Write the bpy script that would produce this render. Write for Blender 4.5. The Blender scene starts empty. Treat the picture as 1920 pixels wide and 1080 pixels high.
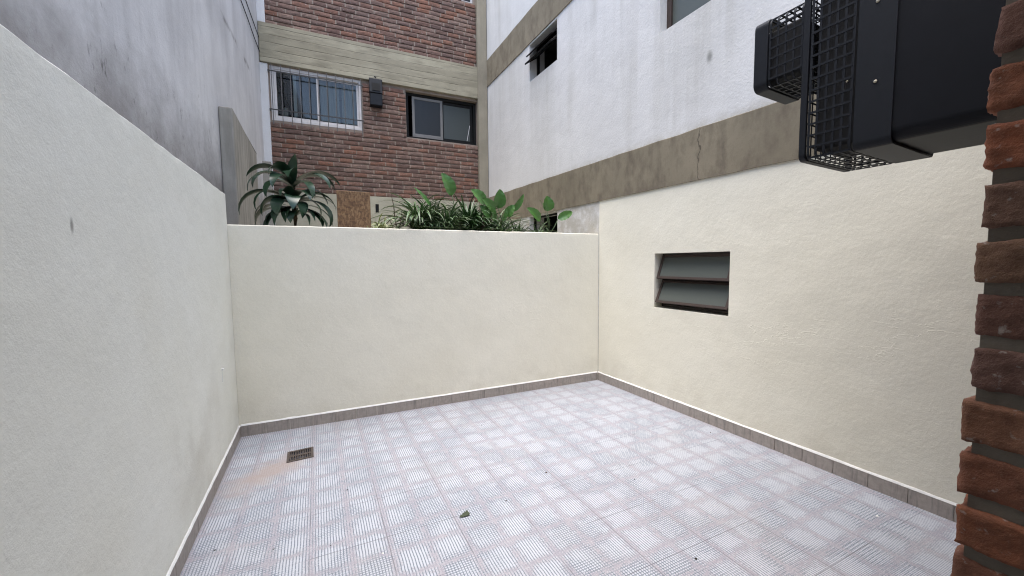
import bpy, math, random
from mathutils import Vector, Matrix, noise
rnd = random.Random(7)
scene = bpy.context.scene
C = scene.collection

# ---------------------------------------------------------------- camera
yaw, pitch, roll = 0.4968, 0.0685, -0.0095
fw = Vector((math.sin(yaw)*math.cos(pitch), math.cos(yaw)*math.cos(pitch), -math.sin(pitch)))
r0 = Vector((math.cos(yaw), -math.sin(yaw), 0)); u0 = r0.cross(fw)
cr = math.cos(roll)*r0 + math.sin(roll)*u0
cu = -math.sin(roll)*r0 + math.cos(roll)*u0
cam_d = bpy.data.cameras.new('camera'); cam = bpy.data.objects.new('camera', cam_d); C.objects.link(cam)
cam_d.sensor_width = 36; cam_d.lens = 36*703.19/1920
cam_d.clip_start = 0.02; cam_d.clip_end = 500
M = Matrix((cr, cu, -fw)).transposed().to_4x4(); M.translation = Vector((0, 0, 1.5)); cam.matrix_world = M
scene.camera = cam

# ---------------------------------------------------------------- light
SUN_EL, SUN_ROT = math.radians(80), math.radians(236)
w = bpy.data.worlds.new("World"); scene.world = w; w.use_nodes = True
nt = w.node_tree; bg = nt.nodes['Background']
sky = nt.nodes.new('ShaderNodeTexSky'); sky.sky_type = 'NISHITA'; sky.sun_disc = False
sky.sun_elevation = SUN_EL; sky.sun_rotation = SUN_ROT; sky.dust_density = 3.0; sky.air_density = 1.0; sky.ozone_density = 1.0
nt.links.new(sky.outputs[0], bg.inputs[0]); bg.inputs[1].default_value = 0.15
sd = bpy.data.lights.new('sun', 'SUN'); sd.energy = 1.5; sd.angle = math.radians(60); sd.color = (1.0, 0.97, 0.92)
sun = bpy.data.objects.new('sun', sd); C.objects.link(sun)
sdir = Vector((math.sin(SUN_ROT)*math.cos(SUN_EL), math.cos(SUN_ROT)*math.cos(SUN_EL), math.sin(SUN_EL)))
sun.rotation_euler = sdir.to_track_quat('Z', 'Y').to_euler(); sun.location = (0, 3, 14)
vs = scene.view_settings; vs.view_transform = 'Standard'; vs.look = 'None'; vs.gamma = 1; vs.exposure = 1.54
scene.cycles.denoising_prefilter = 'NONE'; scene.cycles.filter_width = 1.1
scene.cycles.max_bounces = 10; scene.cycles.diffuse_bounces = 6; scene.cycles.transparent_max_bounces = 12

# ---------------------------------------------------------------- helpers
class MB:
    def __init__(s): s.v = []; s.f = []
    def add(s, vs, fs):
        b = len(s.v); s.v += [tuple(p) for p in vs]; s.f += [tuple(b+i for i in f) for f in fs]; return s
    def hexa(s, p):   # 8 points: bottom 4 ccw, top 4 ccw
        return s.add(p, [(3,2,1,0),(4,5,6,7),(0,1,5,4),(1,2,6,5),(2,3,7,6),(3,0,4,7)])
    def box(s, x0, x1, y0, y1, z0, z1, fn=None):
        p = [(x0,y0,z0),(x1,y0,z0),(x1,y1,z0),(x0,y1,z0),(x0,y0,z1),(x1,y0,z1),(x1,y1,z1),(x0,y1,z1)]
        if fn: p = [fn(*q) for q in p]
        return s.hexa(p)
    def prism(s, pts, z0, z1):
        n = len(pts)
        z0f = z0 if callable(z0) else (lambda x, y: z0); z1f = z1 if callable(z1) else (lambda x, y: z1)
        vs = [(x, y, z0f(x, y)) for x, y in pts] + [(x, y, z1f(x, y)) for x, y in pts]
        fs = [tuple(range(n))[::-1], tuple(range(n, 2*n))] + [(i, (i+1) % n, n+(i+1) % n, n+i) for i in range(n)]
        return s.add(vs, fs)
    def tube(s, path, r, seg=8, cap=True):
        path = [Vector(p) for p in path]; n = len(path); rings = []
        for i, p in enumerate(path):
            t = (path[min(i+1, n-1)] - path[max(i-1, 0)]).normalized()
            a = t.cross(Vector((0, 0, 1)))
            if a.length < 1e-3: a = t.cross(Vector((1, 0, 0)))
            a.normalize(); b = t.cross(a)
            rr = r[i] if isinstance(r, (list, tuple)) else r
            rings.append([p + rr*(math.cos(2*math.pi*k/seg)*a + math.sin(2*math.pi*k/seg)*b) for k in range(seg)])
        vs = [q for R_ in rings for q in R_]; fs = []
        for i in range(n-1):
            for k in range(seg):
                fs.append((i*seg+k, i*seg+(k+1) % seg, (i+1)*seg+(k+1) % seg, (i+1)*seg+k))
        if cap: fs += [tuple(range(seg))[::-1], tuple(range((n-1)*seg, n*seg))]
        return s.add(vs, fs)
    def lathe(s, prof, c, seg=24):
        vs = []; fs = []; n = len(prof)
        for r, z in prof:
            for k in range(seg):
                a = 2*math.pi*k/seg; vs.append((c[0]+r*math.cos(a), c[1]+r*math.sin(a), c[2]+z))
        for i in range(n-1):
            for k in range(seg): fs.append((i*seg+k, i*seg+(k+1) % seg, (i+1)*seg+(k+1) % seg, (i+1)*seg+k))
        fs += [tuple(range(seg))[::-1], tuple(range((n-1)*seg, n*seg))]
        return s.add(vs, fs)
    def build(s, name, mat, parent=None, bevel=0, smooth=False):
        off = Vector((0, 0, 0)); p = parent
        while p is not None: off += p.location; p = p.parent
        me = bpy.data.meshes.new(name)
        me.from_pydata([(a-off.x, b-off.y, c-off.z) for a, b, c in s.v], [], s.f); me.update()
        import bmesh
        bm = bmesh.new(); bm.from_mesh(me); bmesh.ops.recalc_face_normals(bm, faces=bm.faces); bm.to_mesh(me); bm.free()
        me.materials.append(mat)
        if smooth:
            for q in me.polygons: q.use_smooth = True
        o = bpy.data.objects.new(name, me); C.objects.link(o); o.parent = parent
        if bevel:
            m = o.modifiers.new('bevel', 'BEVEL'); m.width = bevel; m.segments = 2; m.limit_method = 'ANGLE'; m.angle_limit = math.radians(40)
        return o
def tag(o, label=None, cat=None, group=None, kind=None):
    if label: o['label'] = label
    if cat: o['category'] = cat
    if group: o['group'] = group
    if kind: o['kind'] = kind
    return o
def thing(name, label, cat, loc, group=None):
    o = bpy.data.objects.new(name, None); C.objects.link(o); o.location = loc; o.empty_display_size = .1
    return tag(o, label, cat, group)

def wall_holes(mb, u0, u1, z0, z1, holes, t, fn):
    """panel in (u,z) with rectangular holes, front at v=0, back at v=-t; fn(u,v,z)->world"""
    us = sorted({u0, u1, *[h[0] for h in holes], *[h[1] for h in holes]}); zs = sorted({z0, z1, *[h[2] for h in holes], *[h[3] for h in holes]})
    us = [u for u in us if u0 <= u <= u1]; zs = [z for z in zs if z0 <= z <= z1]
    def solid(i, j):
        if i < 0 or j < 0 or i >= len(us)-1 or j >= len(zs)-1: return False
        a = (us[i]+us[i+1])/2; b = (zs[j]+zs[j+1])/2
        return not any(h[0] < a < h[1] and h[2] < b < h[3] for h in holes)
    for i in range(len(us)-1):
        for j in range(len(zs)-1):
            if not solid(i, j): continue
            a, b, c, d = us[i], us[i+1], zs[j], zs[j+1]
            q = lambda *P: mb.add([fn(*p) for p in P], [(0, 1, 2, 3)])
            q((a,0,c),(b,0,c),(b,0,d),(a,0,d)); q((a,-t,c),(a,-t,d),(b,-t,d),(b,-t,c))
            if not solid(i-1, j): q((a,0,c),(a,0,d),(a,-t,d),(a,-t,c))
            if not solid(i+1, j): q((b,0,c),(b,-t,c),(b,-t,d),(b,0,d))
            if not solid(i, j-1): q((a,0,c),(a,-t,c),(b,-t,c),(b,0,c))
            if not solid(i, j+1): q((a,0,d),(b,0,d),(b,-t,d),(a,-t,d))

# ---------------------------------------------------------------- materials
def L3(c): return (c[0], c[1], c[2], 1)
class NT:
    def __init__(s, name):
        s.m = bpy.data.materials.new(name); s.m.use_nodes = True; s.t = s.m.node_tree; s.p = s.t.nodes['Principled BSDF']
        g = s.t.nodes.new('ShaderNodeNewGeometry'); s.pos = g.outputs['Position']; s.geo = g
    def n(s, ty, **kw):
        x = s.t.nodes.new(ty)
        for k, v in kw.items(): setattr(x, k, v)
        return x
    def put(s, inp, val):
        if isinstance(val, bpy.types.NodeSocket): s.t.links.new(val, inp)
        elif val is not None:
            if isinstance(val, (tuple, list)) and len(val) == 3 and inp.type == 'RGBA': val = L3(val)
            inp.default_value = val
    def math(s, op, a, b=None, c=None, clamp=False):
        x = s.n('ShaderNodeMath', operation=op, use_clamp=clamp)
        s.put(x.inputs[0], a); s.put(x.inputs[1], b); s.put(x.inputs[2], c); return x.outputs[0]
    def mix(s, f, a, b, mode='MIX'):
        x = s.n('ShaderNodeMix', data_type='RGBA', blend_type=mode)
        s.put(x.inputs[0], f); s.put(x.inputs[6], a); s.put(x.inputs[7], b); return x.outputs[2]
    def scale(s, v, sc):
        x = s.n('ShaderNodeVectorMath', operation='MULTIPLY'); s.put(x.inputs[0], v); x.inputs[1].default_value = sc; return x.outputs[0]
    def noise(s, sc, det=4, rough=.55, vec=None, stretch=None, off=0):
        v = vec or s.pos
        if stretch: v = s.scale(v, stretch)
        if off:
            y = s.n('ShaderNodeVectorMath', operation='ADD'); s.put(y.inputs[0], v); y.inputs[1].default_value = (off, off*1.7, off*.6); v = y.outputs[0]
        x = s.n('ShaderNodeTexNoise'); s.put(x.inputs['Vector'], v); x.inputs['Scale'].default_value = sc; x.inputs['Detail'].default_value = det; x.inputs['Roughness'].default_value = rough
        return x.outputs[0]
    def vor(s, sc, feature='F1'):
        x = s.n('ShaderNodeTexVoronoi', feature=feature); s.put(x.inputs['Vector'], s.pos); x.inputs['Scale'].default_value = sc; return x.outputs[0]
    def ramp(s, f, a, b, lo=0, hi=1, clamp=True):
        x = s.n('ShaderNodeMapRange', clamp=clamp); s.put(x.inputs[0], f); s.put(x.inputs[1], a); s.put(x.inputs[2], b); s.put(x.inputs[3], lo); s.put(x.inputs[4], hi); return x.outputs[0]
    def sep(s, v=None):
        x = s.n('ShaderNodeSeparateXYZ'); s.put(x.inputs[0], v or s.pos); return x.outputs
    def comb(s, a, b, c):
        x = s.n('ShaderNodeCombineXYZ'); s.put(x.inputs[0], a); s.put(x.inputs[1], b); s.put(x.inputs[2], c); return x.outputs[0]
    def bump(s, h, strength=.3, dist=.01, prev=None):
        x = s.n('ShaderNodeBump'); s.put(x.inputs['Height'], h); x.inputs['Strength'].default_value = strength; x.inputs['Distance'].default_value = dist
        if prev: s.put(x.inputs['Normal'], prev)
        return x.outputs[0]
    def fin(s, col=None, rough=None, nrm=None, **kw):
        s.put(s.p.inputs['Base Color'], col); s.put(s.p.inputs['Roughness'], rough)
        if nrm: s.put(s.p.inputs['Normal'], nrm)
        for k, v in kw.items(): s.put(s.p.inputs[k.replace('_', ' ')], v)
        return s.m

def stucco(name, col, col2, grain=1.0, dirt=None, ridge=.3):
    """painted fine stucco; dirt: function(nt, colour)->colour"""
    t = NT(name)
    big = t.noise(1.3, 4, .6); mid = t.noise(6, 5, .6, off=3)
    c = t.mix(t.ramp(big, .35, .7), col, col2)
    c = t.mix(t.ramp(mid, .3, .75, 0, .25), c, tuple(x*.86 for x in col))
    sp = t.noise(55, 3, .7, off=9)
    c = t.mix(t.ramp(sp, .35, .8, 0, .22), c, tuple(x*.72 for x in col))
    if dirt: c = dirt(t, c)
    g1 = t.noise(150, 3, .6); g2 = t.noise(48, 4, .6, off=5); g3 = t.noise(3.5, 3, .5, off=2)
    h = t.math('ADD', t.math('MULTIPLY', g1, .5), t.math('MULTIPLY', g2, .8))
    wr = t.noise(2.6, 4, .55, stretch=(1, 1, 2.4), off=21); rd = t.math('MULTIPLY', t.ramp(t.math('ABSOLUTE', t.math('SUBTRACT', wr, .5)), 0, .008, 1, 0), t.ramp(t.noise(1.7, 3, .5, off=27), .42, .55)); zq = t.sep()[2]; rd = t.math('MULTIPLY', rd, t.ramp(t.math('ABSOLUTE', t.math('SUBTRACT', zq, .84)), .12, .4, 1, .25))
    b = t.bump(g3, .5, .02); b = t.bump(rd, ridge, .003, b); b = t.bump(h, .33*grain, .006, b)
    return t.fin(c, .85, b, Specular_IOR_Level=.25)

def corner_stain(t, c):    # damp and handling marks low on the cream walls
    x, y, z = t.sep()[:3]
    n = t.noise(4.5, 5, .65, off=12)
    low = t.ramp(z, .1, .42, 1, 0)
    f = t.math('MULTIPLY', low, t.ramp(n, .45, .72))
    c = t.mix(t.math('MULTIPLY', f, .28), c, (.40, .35, .25))
    n2 = t.noise(1.1, 3, .5, off=31)
    c = t.mix(t.ramp(n2, .5, .8, 0, .3), c, (.62, .58, .46))
    return c
M_cream = stucco('cream_paint', (.755, .728, .618), (.785, .76, .655), 1.0, corner_stain, .38)
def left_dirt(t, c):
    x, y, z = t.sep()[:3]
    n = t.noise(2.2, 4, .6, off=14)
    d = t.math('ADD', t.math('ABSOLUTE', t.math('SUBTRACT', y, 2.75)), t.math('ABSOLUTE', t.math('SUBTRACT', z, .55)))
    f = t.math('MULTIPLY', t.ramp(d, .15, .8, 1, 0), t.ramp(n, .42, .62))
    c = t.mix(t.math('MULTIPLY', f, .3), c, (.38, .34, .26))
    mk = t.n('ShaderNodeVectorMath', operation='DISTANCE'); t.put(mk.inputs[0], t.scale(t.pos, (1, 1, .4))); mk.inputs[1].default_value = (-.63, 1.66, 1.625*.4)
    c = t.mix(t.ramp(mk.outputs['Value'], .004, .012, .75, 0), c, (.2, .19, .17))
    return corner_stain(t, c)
M_cream_left = stucco('cream_paint_shade_tint', (.785, .785, .705), (.805, .81, .745), .9, left_dirt, .06)  # same cream paint, its colour greyed and lightened to imitate this side's light

def white_dirt(t, c):
    x, y, z = t.sep()[:3]
    st = t.noise(5, 4, .6, stretch=(1, 1, .07), off=4)
    st2 = t.noise(1.2, 2, .5, off=8)
    f = t.math('MULTIPLY', t.ramp(st, .46, .68), t.ramp(st2, .4, .65))
    c = t.mix(t.math('MULTIPLY', f, .5), c, (.38, .37, .34))
    # runs below the two windows and at the far end
    def run(yc, half, ztop, zlen, k):
        a = t.ramp(t.math('ABSOLUTE', t.math('SUBTRACT', y, yc)), half*.6, half, 1, 0)
        b = t.math('MULTIPLY', t.ramp(z, ztop-zlen, ztop, 0, 1), t.math('LESS_THAN', z, ztop))
        s_ = t.noise(16, 3, .6, stretch=(1, 1, .04), off=yc)
        return t.math('MULTIPLY', t.math('MULTIPLY', a, b), t.ramp(s_, .3, .65, k*.4, k))
    for args in [(4.9, .42, 4.32, 1.7, .45), (2.35, .5, 3.76, 1.1, .4), (6.0, .75, 4.9, 2.3, .45), (5.6, 1.1, 8.0, 3.0, .6)]:
        c = t.mix(run(*args), c, (.38, .37, .33))
    mk = t.n('ShaderNodeVectorMath', operation='DISTANCE'); t.put(mk.inputs[0], t.scale(t.pos, (1, 1, .5))); mk.inputs[1].default_value = (3.18, 2.18, 3.29*.5)
    c = t.mix(t.ramp(mk.outputs['Value'], .012, .035, .8, 0), c, (.22, .22, .2))
    edge = t.math('MULTIPLY', t.ramp(z, 2.68, 2.80, 1, 0), t.ramp(t.noise(9, 5, .7, off=2), .35, .6))
    return t.mix(t.math('MULTIPLY', edge, .6), c, (.33, .30, .24))
M_white = stucco('white_render', (.645, .642, .632), (.60, .597, .59), 1.7, white_dirt)
def plain_dirt(t, c):
    st = t.noise(5, 4, .6, stretch=(1, 1, .1), off=4)
    return t.mix(t.ramp(st, .45, .75, 0, .4), c, (.38, .37, .34))
M_pil = stucco('white_limewash', (.66, .66, .67), (.6, .6, .6), 1.6, plain_dirt)

def grey_dirt(t, c):
    x, y, z = t.sep()[:3]
    st = t.noise(4, 5, .65, stretch=(1, 1, .12), off=4); big = t.noise(.8, 4, .6, off=6)
    c = t.mix(t.ramp(st, .42, .72, 0, .42), c, (.30, .295, .30))
    c = t.mix(t.ramp(big, .45, .75, 0, .45), c, (.24, .235, .24))
    zz = t.math('ADD', z, t.math('MULTIPLY', t.math('SUBTRACT', t.noise(3.2, 5, .7, off=1), .5), 1.0))
    lo = t.ramp(zz, 2.15, 2.85, 1, 0)
    c = t.mix(t.math('MULTIPLY', lo, .68), c, (.105, .088, .072))
    sp = t.noise(14, 5, .75, stretch=(1, 1, .35), off=3)
    c = t.mix(t.math('MULTIPLY', t.ramp(sp, .6, .7), t.ramp(zz, 2.3, 3.4, .8, 0)), c, (.07, .065, .06))
    # dirty runs, slanting with the pours
    sl = t.math('ADD', z, t.math('MULTIPLY', y, -.02))
    rr = t.math('MULTIPLY', t.math('SUBTRACT', 1, t.ramp(t.math('ABSOLUTE', t.math('SUBTRACT', sl, 4.05)), .0, .05)), t.ramp(t.noise(3, 4, .6, off=17), .5, .62))
    return t.mix(t.math('MULTIPLY', rr, .7), c, (.12, .11, .10))
M_grey = stucco('weathered_grey_render', (.68, .675, .68), (.60, .595, .60), 1.1, grey_dirt)

def concrete(name, col, dark, axis_stretch, boards=None, k=1., crack=None):
    t = NT(name)
    a = t.noise(2.2, 6, .65, off=2); b = t.noise(9, 5, .65, stretch=axis_stretch, off=5); s_ = t.noise(60, 4, .7)
    c = t.mix(t.ramp(a, .35, .7), col, tuple(x*.72 for x in col))
    c = t.mix(t.ramp(b, .45, .75, 0, .6*k), c, dark)
    c = t.mix(t.ramp(s_, .55, .8, 0, .5), c, tuple(x*.55 for x in col))
    h = t.math('ADD', t.math('MULTIPLY', b, .6), t.math('MULTIPLY', s_, .3)); nrm = t.bump(h, .4, .01)
    if crack:
        x, y, z = t.sep()[:3]
        yy = t.math('ADD', y, t.math('MULTIPLY', t.math('SUBTRACT', t.noise(7, 5, .6, off=40), .5), .12))
        ln = t.math('MULTIPLY', t.ramp(t.math('ABSOLUTE', t.math('SUBTRACT', yy, crack[0])), .002, .007, 1, 0), t.math('LESS_THAN', z, 3.4))
        c = t.mix(t.math('MULTIPLY', ln, .8), c, (.06, .05, .04)); nrm = t.bump(ln, -.6, .006, nrm)
    if boards:
        x, y, z = t.sep()[:3]
        co = {'z': z, 'y': y}[boards[0]]
        wob = t.math('MULTIPLY', t.math('SUBTRACT', t.noise(1.5, 3, .5, off=8), .5), .03)
        u = t.math('DIVIDE', t.math('ADD', co, wob), boards[1])
        fr = t.math('FRACT', u); idx = t.math('FLOOR', u)
        d = t.math('MINIMUM', fr, t.math('SUBTRACT', 1, fr))
        line = t.ramp(d, .02, .055, 1, 0)
        line = t.math('MULTIPLY', line, t.ramp(t.noise(3, 4, .6, off=21), .38, .55))
        wn = t.n('ShaderNodeTexWhiteNoise', noise_dimensions='1D'); t.put(wn.inputs['W'], idx)
        c = t.mix(t.math('MULTIPLY', wn.outputs[0], .35), c, dark)
        c = t.mix(t.math('MULTIPLY', line, .75), c, tuple(q*.3 for q in col))
        nrm = t.bump(t.math('SUBTRACT', t.math('MULTIPLY', wn.outputs[0], .4), line), .6, .01, nrm)
    return t.fin(c, .9, nrm, Specular_IOR_Level=.2)
M_band = concrete('board_marked_concrete', (.39, .36, .27), (.13, .115, .085), (.25, .25, 1.5), ('z', .115))
M_beam = concrete('brown_concrete', (.235, .205, .15), (.12, .10, .075), (1, 1, .5), None, 1.6, crack=(2.253, 1.1))
M_col = concrete('column_concrete', (.30, .27, .21), (.2, .18, .14), (1, 1, .15), None)
M_conc = concrete('grey_board_concrete', (.41, .39, .35), (.18, .17, .15), (1, 1, .12), ('y', .16), 1.2)
M_base = concrete('pale_plaster_beam', (.42, .40, .32), (.3, .28, .22), (.3, .3, 1), None)

def brick_mat(name, cols, speck, rough=.9, sc=1.):
    t = NT(name)
    r = t.geo.outputs['Random Per Island']
    cr_ = t.n('ShaderNodeValToRGB'); e = cr_.color_ramp.elements
    while len(e) < len(cols): e.new(.5)
    for i, cc in enumerate(cols): e[i].position = i/(len(cols)-1); e[i].color = L3(cc)
    t.put(cr_.inputs[0], r); c = cr_.outputs[0]
    n = t.noise(22*sc, 5, .7); n2 = t.noise(90*sc, 4, .7, off=3); n3 = t.noise(40*sc, 3, .6, off=8)
    c = t.mix(t.ramp(n, .35, .7, 0, .6), c, tuple(x*.45 for x in cols[0]))
    c = t.mix(t.ramp(n3, .62, .72, 0, .6), c, speck)
    h = t.math('ADD', t.math('MULTIPLY', n, 1.), t.math('MULTIPLY', n2, .5))
    return t.fin(c, rough, t.bump(h, .7, .006), Specular_IOR_Level=.25)
M_brick = brick_mat('rustic_brick', [(.13, .082, .068), (.18, .115, .095), (.24, .165, .135), (.14, .092, .08), (.25, .12, .08), (.19, .128, .108)], (.36, .32, .30))
M_brick_near = brick_mat('near_brick', [(.19, .095, .066), (.15, .088, .072), (.25, .095, .05), (.16, .09, .072), (.21, .125, .08), (.30, .09, .042)], (.40, .36, .32), .85, 1.6)
M_mortar = concrete('mortar', (.30, .245, .205), (.17, .14, .12), (1, 1, 1))
M_mortar_near = concrete('near_mortar', (.21, .18, .145), (.12, .10, .08), (1, 1, 1))

def simple(name, col, rough=.5, metal=0, nz=0, sc=20, **kw):
    t = NT(name); c = col
    if nz: c = t.mix(t.ramp(t.noise(sc, 4, .6), .3, .75, 0, nz), col, tuple(x*.45 for x in col))
    return t.fin(c if nz else L3(col), rough, t.bump(t.noise(sc*4, 3), .08, .002), Metallic=float(metal), **kw)
M_black = simple('black_paint', (.009, .011, .015), .5, 0, .3, 30, Specular_IOR_Level=.22)
M_black2 = simple('black_panel', (.006, .007, .010), .5, 0, .35, 12, Specular_IOR_Level=.16)
M_core = simple('black_core', (.004, .004, .005), .8)
M_screw = simple('screw_metal', (.45, .40, .30), .35, 1)
M_brown = simple('brown_frame', (.045, .028, .022), .5, 0, .4)
M_grey_frame = simple('grey_frame', (.16, .155, .15), .5, 0, .3)
M_dark_frame = simple('dark_bronze', (.009, .009, .009), .55, 0, .3, 20, Specular_IOR_Level=.15)
M_alu = simple('pale_aluminium', (.62, .60, .60), .45, 0, .35, 9)
M_bar = simple('grille_bar', (.13, .125, .125), .6, 0, .5, 15)
M_rail = simple('grille_rail', (.04, .038, .038), .6, 0, .5, 15)
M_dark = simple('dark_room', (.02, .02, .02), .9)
M_caulk = simple('white_caulk', (.82, .82, .80), .6, 0, .15, 20)
M_pot = simple('dark_pot', (.03, .028, .026), .6, 0, .4)
M_soil = simple('soil', (.03, .022, .016), .95, 0, .5, 60)
M_grate = simple('rusty_grate', (.10, .08, .07), .7, .2, .7, 60)
M_pit = simple('drain_pit', (.012, .010, .009), .9)
M_int = simple('interior_paint', (.6, .58, .54), .8)
M_cable = simple('cable', (.03, .03, .035), .6)
M_cer = simple('figurine', (.45, .40, .36), .6)
M_roof = simple('roof', (.3, .3, .3), .9, 0, .3, 3)

def glassmat(name, tint, refl=.25, base=None, rough=.05):
    t = NT(name)
    if base: return t.fin(L3(base), rough, t.bump(t.noise(4, 2), .05, .01), Specular_IOR_Level=.35)
    tr = t.n('ShaderNodeBsdfTransparent'); tr.inputs[0].default_value = L3(tint)
    gl = t.n('ShaderNodeBsdfGlossy'); gl.inputs['Roughness'].default_value = rough; gl.inputs[0].default_value = (.5, .5, .5, 1)
    fr = t.n('ShaderNodeFresnel'); fr.inputs[0].default_value = 1.5
    mx = t.n('ShaderNodeMixShader'); t.put(mx.inputs[0], t.math('ADD', fr.outputs[0], refl*.3, clamp=True))
    t.put(mx.inputs[1], tr.outputs[0]); t.put(mx.inputs[2], gl.outputs[0])
    t.put(t.t.nodes['Material Output'].inputs[0], mx.outputs[0]); return t.m
M_glass = glassmat('window_glass', (.8, .85, .85), .15)
M_frost = glassmat('frosted_glass', None, base=(.085, .095, .085), rough=.28)
M_net = glassmat('netted_pane', None, base=(.014, .015, .016), rough=.3)
M_shade = glassmat('blind_pane', None, base=(.055, .064, .062), rough=.3)

def curtain():
    t = NT('curtain_cloth'); x = t.sep()[0]
    s_ = t.math('SINE', t.math('MULTIPLY', x, 55)); c = t.mix(t.ramp(s_, -1, 1, 0, .35), (.40, .37, .33), (.21, .195, .175))
    return t.fin(c, .9, t.bump(s_, .3, .02))
M_curtain = curtain()
M_curtain2 = simple('brown_curtain', (.10, .08, .075), .9, 0, .4, 12)

def tiles():
    t = NT('patterned_floor_tile'); x, y, z = t.sep()[:3]
    P = .1885
    u = t.math('SUBTRACT', x, t.math('MULTIPLY', y, .02)); v = t.math('ADD', y, t.math('MULTIPLY', x, .075))
    u = t.math('DIVIDE', t.math('SUBTRACT', u, .38-.5*P), P); v = t.math('DIVIDE', t.math('SUBTRACT', v, 2.245-.5*P), P)
    def cell(q, P2=1.): 
        return t.math('FRACT', t.math('DIVIDE', q, P2) if P2 != 1 else q)
    fu, fv = cell(u), cell(v); iu, iv = t.math('FLOOR', u), t.math('FLOOR', v)
    wn = t.n('ShaderNodeTexWhiteNoise', noise_dimensions='2D'); t.put(wn.inputs['Vector'], t.comb(iu, iv, 0)); rv = wn.outputs[0]; rc = t.sep(wn.outputs[1])
    nA = t.noise(30, 4, .65, off=2); nB = t.noise(110, 4, .7, off=6)
    wob = t.math('ADD', t.math('MULTIPLY', t.math('SUBTRACT', nA, .5), .55), t.math('MULTIPLY', t.math('SUBTRACT', nB, .5), .42)); nC = t.noise(260, 3, .7, off=11)
    du = t.math('ADD', t.math('ABSOLUTE', t.math('SUBTRACT', fu, .5)), wob)
    dv = t.math('ADD', t.math('ABSOLUTE', t.math('SUBTRACT', fv, .5)), wob)
    pu = t.ramp(du, .30, .50, 1, 0); pv = t.ramp(dv, .30, .50, 1, 0); patch = t.math('MULTIPLY', pu, pv)
    # printed thread lines inside each patch
    wv = t.math('MULTIPLY', t.math('SUBTRACT', t.noise(9, 3, .5, off=4), .5), .6)
    lu = t.math('FRACT', t.math('ADD', t.math('MULTIPLY', u, 13), wv)); lv = t.math('FRACT', t.math('ADD', t.math('MULTIPLY', v, 13), wv))
    hu = t.ramp(t.math('ABSOLUTE', t.math('SUBTRACT', lu, .5)), .09, .27, 1, 0); hv = t.ramp(t.math('ABSOLUTE', t.math('SUBTRACT', lv, .5)), .07, .24, 1, 0)
    brk = t.ramp(nB, .30, .46)
    hu = t.math('MULTIPLY', hu, brk)
    cross = t.ramp(t.noise(3.2, 3, .6, off=13), .44, .56)
    hv = t.math('MULTIPLY', t.math('MULTIPLY', hv, cross), brk)
    lines = t.math('MAXIMUM', hu, hv)
    white = (.51, .53, .58); pink = (.40, .36, .39); blue = (.25, .265, .32)
    base = t.mix(t.ramp(nB, .3, .7), (.51, .51, .555), pink)
    base = t.mix(t.ramp(t.noise(13, 4, .6, off=17), .4, .65, 0, .4), base, blue)
    base = t.mix(t.ramp(t.noise(45, 4, .7, off=19), .52, .7, 0, .5), base, (.36, .34, .38))
    base = t.mix(t.ramp(t.noise(75, 3, .7, off=33), .48, .66, 0, .45), base, (.22, .21, .25)); base = t.mix(t.ramp(nC, .42, .62, 0, .62), base, (.17, .165, .20)); base = t.mix(t.ramp(nC, .44, .30, 0, .5), base, (.56, .57, .60))
    wht = t.mix(t.ramp(nB, .35, .7, 0, .35), white, (.39, .405, .455))
    c = t.mix(patch, base, wht)
    c = t.mix(t.math('MULTIPLY', t.math('MULTIPLY', lines, t.ramp(patch, -.05, .35)), .92), c, (.11, .14, .18))
    # wandering dark threads between patches
    th = t.math('MULTIPLY', t.ramp(t.math('ABSOLUTE', t.math('SUBTRACT', t.math('ADD', fv, t.math('MULTIPLY', wob, .6)), .04)), 0, .05, 1, 0), t.ramp(nA, .42, .55))
    c = t.mix(t.math('MULTIPLY', th, .55), c, (.27, .26, .30))
    th2 = t.math('MULTIPLY', t.ramp(t.math('ABSOLUTE', t.math('SUBTRACT', t.math('ADD', fu, t.math('MULTIPLY', wob, .4)), .05)), 0, .035, 1, 0), t.ramp(t.noise(14, 4, .6, off=44), .42, .58)); c = t.mix(t.math('MULTIPLY', th2, .4), c, (.30, .27, .30))
    # tile joints (each tile carries two by two patches)
    ju = t.math('FRACT', t.math('MULTIPLY', t.math('ADD', u, .03), .5)); jv = t.math('FRACT', t.math('MULTIPLY', t.math('ADD', v, .35), .5))
    dj = t.math('MINIMUM', t.math('MINIMUM', ju, t.math('SUBTRACT', 1, ju)), t.math('MINIMUM', jv, t.math('SUBTRACT', 1, jv)))
    joint = t.math('MULTIPLY', t.ramp(dj, .004, .009, 1, 0), t.ramp(t.noise(2.5, 3, .6, off=29), .42, .56, .15, 1))
    c = t.mix(t.math('MULTIPLY', joint, .7), c, (.13, .13, .15))
    # tonal drift, faint beige wear, and the reddish silt trail by the drain
    c = t.mix(t.ramp(t.noise(1.6, 4, .6, off=7), .5, .75, 0, .25), c, (.36, .34, .31))
    ax = t.math('SUBTRACT', x, -.30); ay = t.math('SUBTRACT', y, 3.16)
    a1 = t.math('ADD', t.math('MULTIPLY', ax, .80), t.math('MULTIPLY', ay, .60)); a2 = t.math('SUBTRACT', t.math('MULTIPLY', ay, .80), t.math('MULTIPLY', ax, .60))
    rr = t.math('SQRT', t.math('ADD', t.math('POWER', t.math('DIVIDE', a1, .33), 2), t.math('POWER', t.math('DIVIDE', a2, .16), 2)))
    rr = t.math('ADD', rr, t.math('MULTIPLY', t.math('SUBTRACT', t.noise(11, 5, .7, off=23), .5), 1.6))
    st = t.ramp(rr, .35, 1.15, .85, 0)
    c = t.mix(st, c, t.mix(t.ramp(nB, .35, .65), (.30, .235, .215), (.40, .35, .33)))
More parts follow.
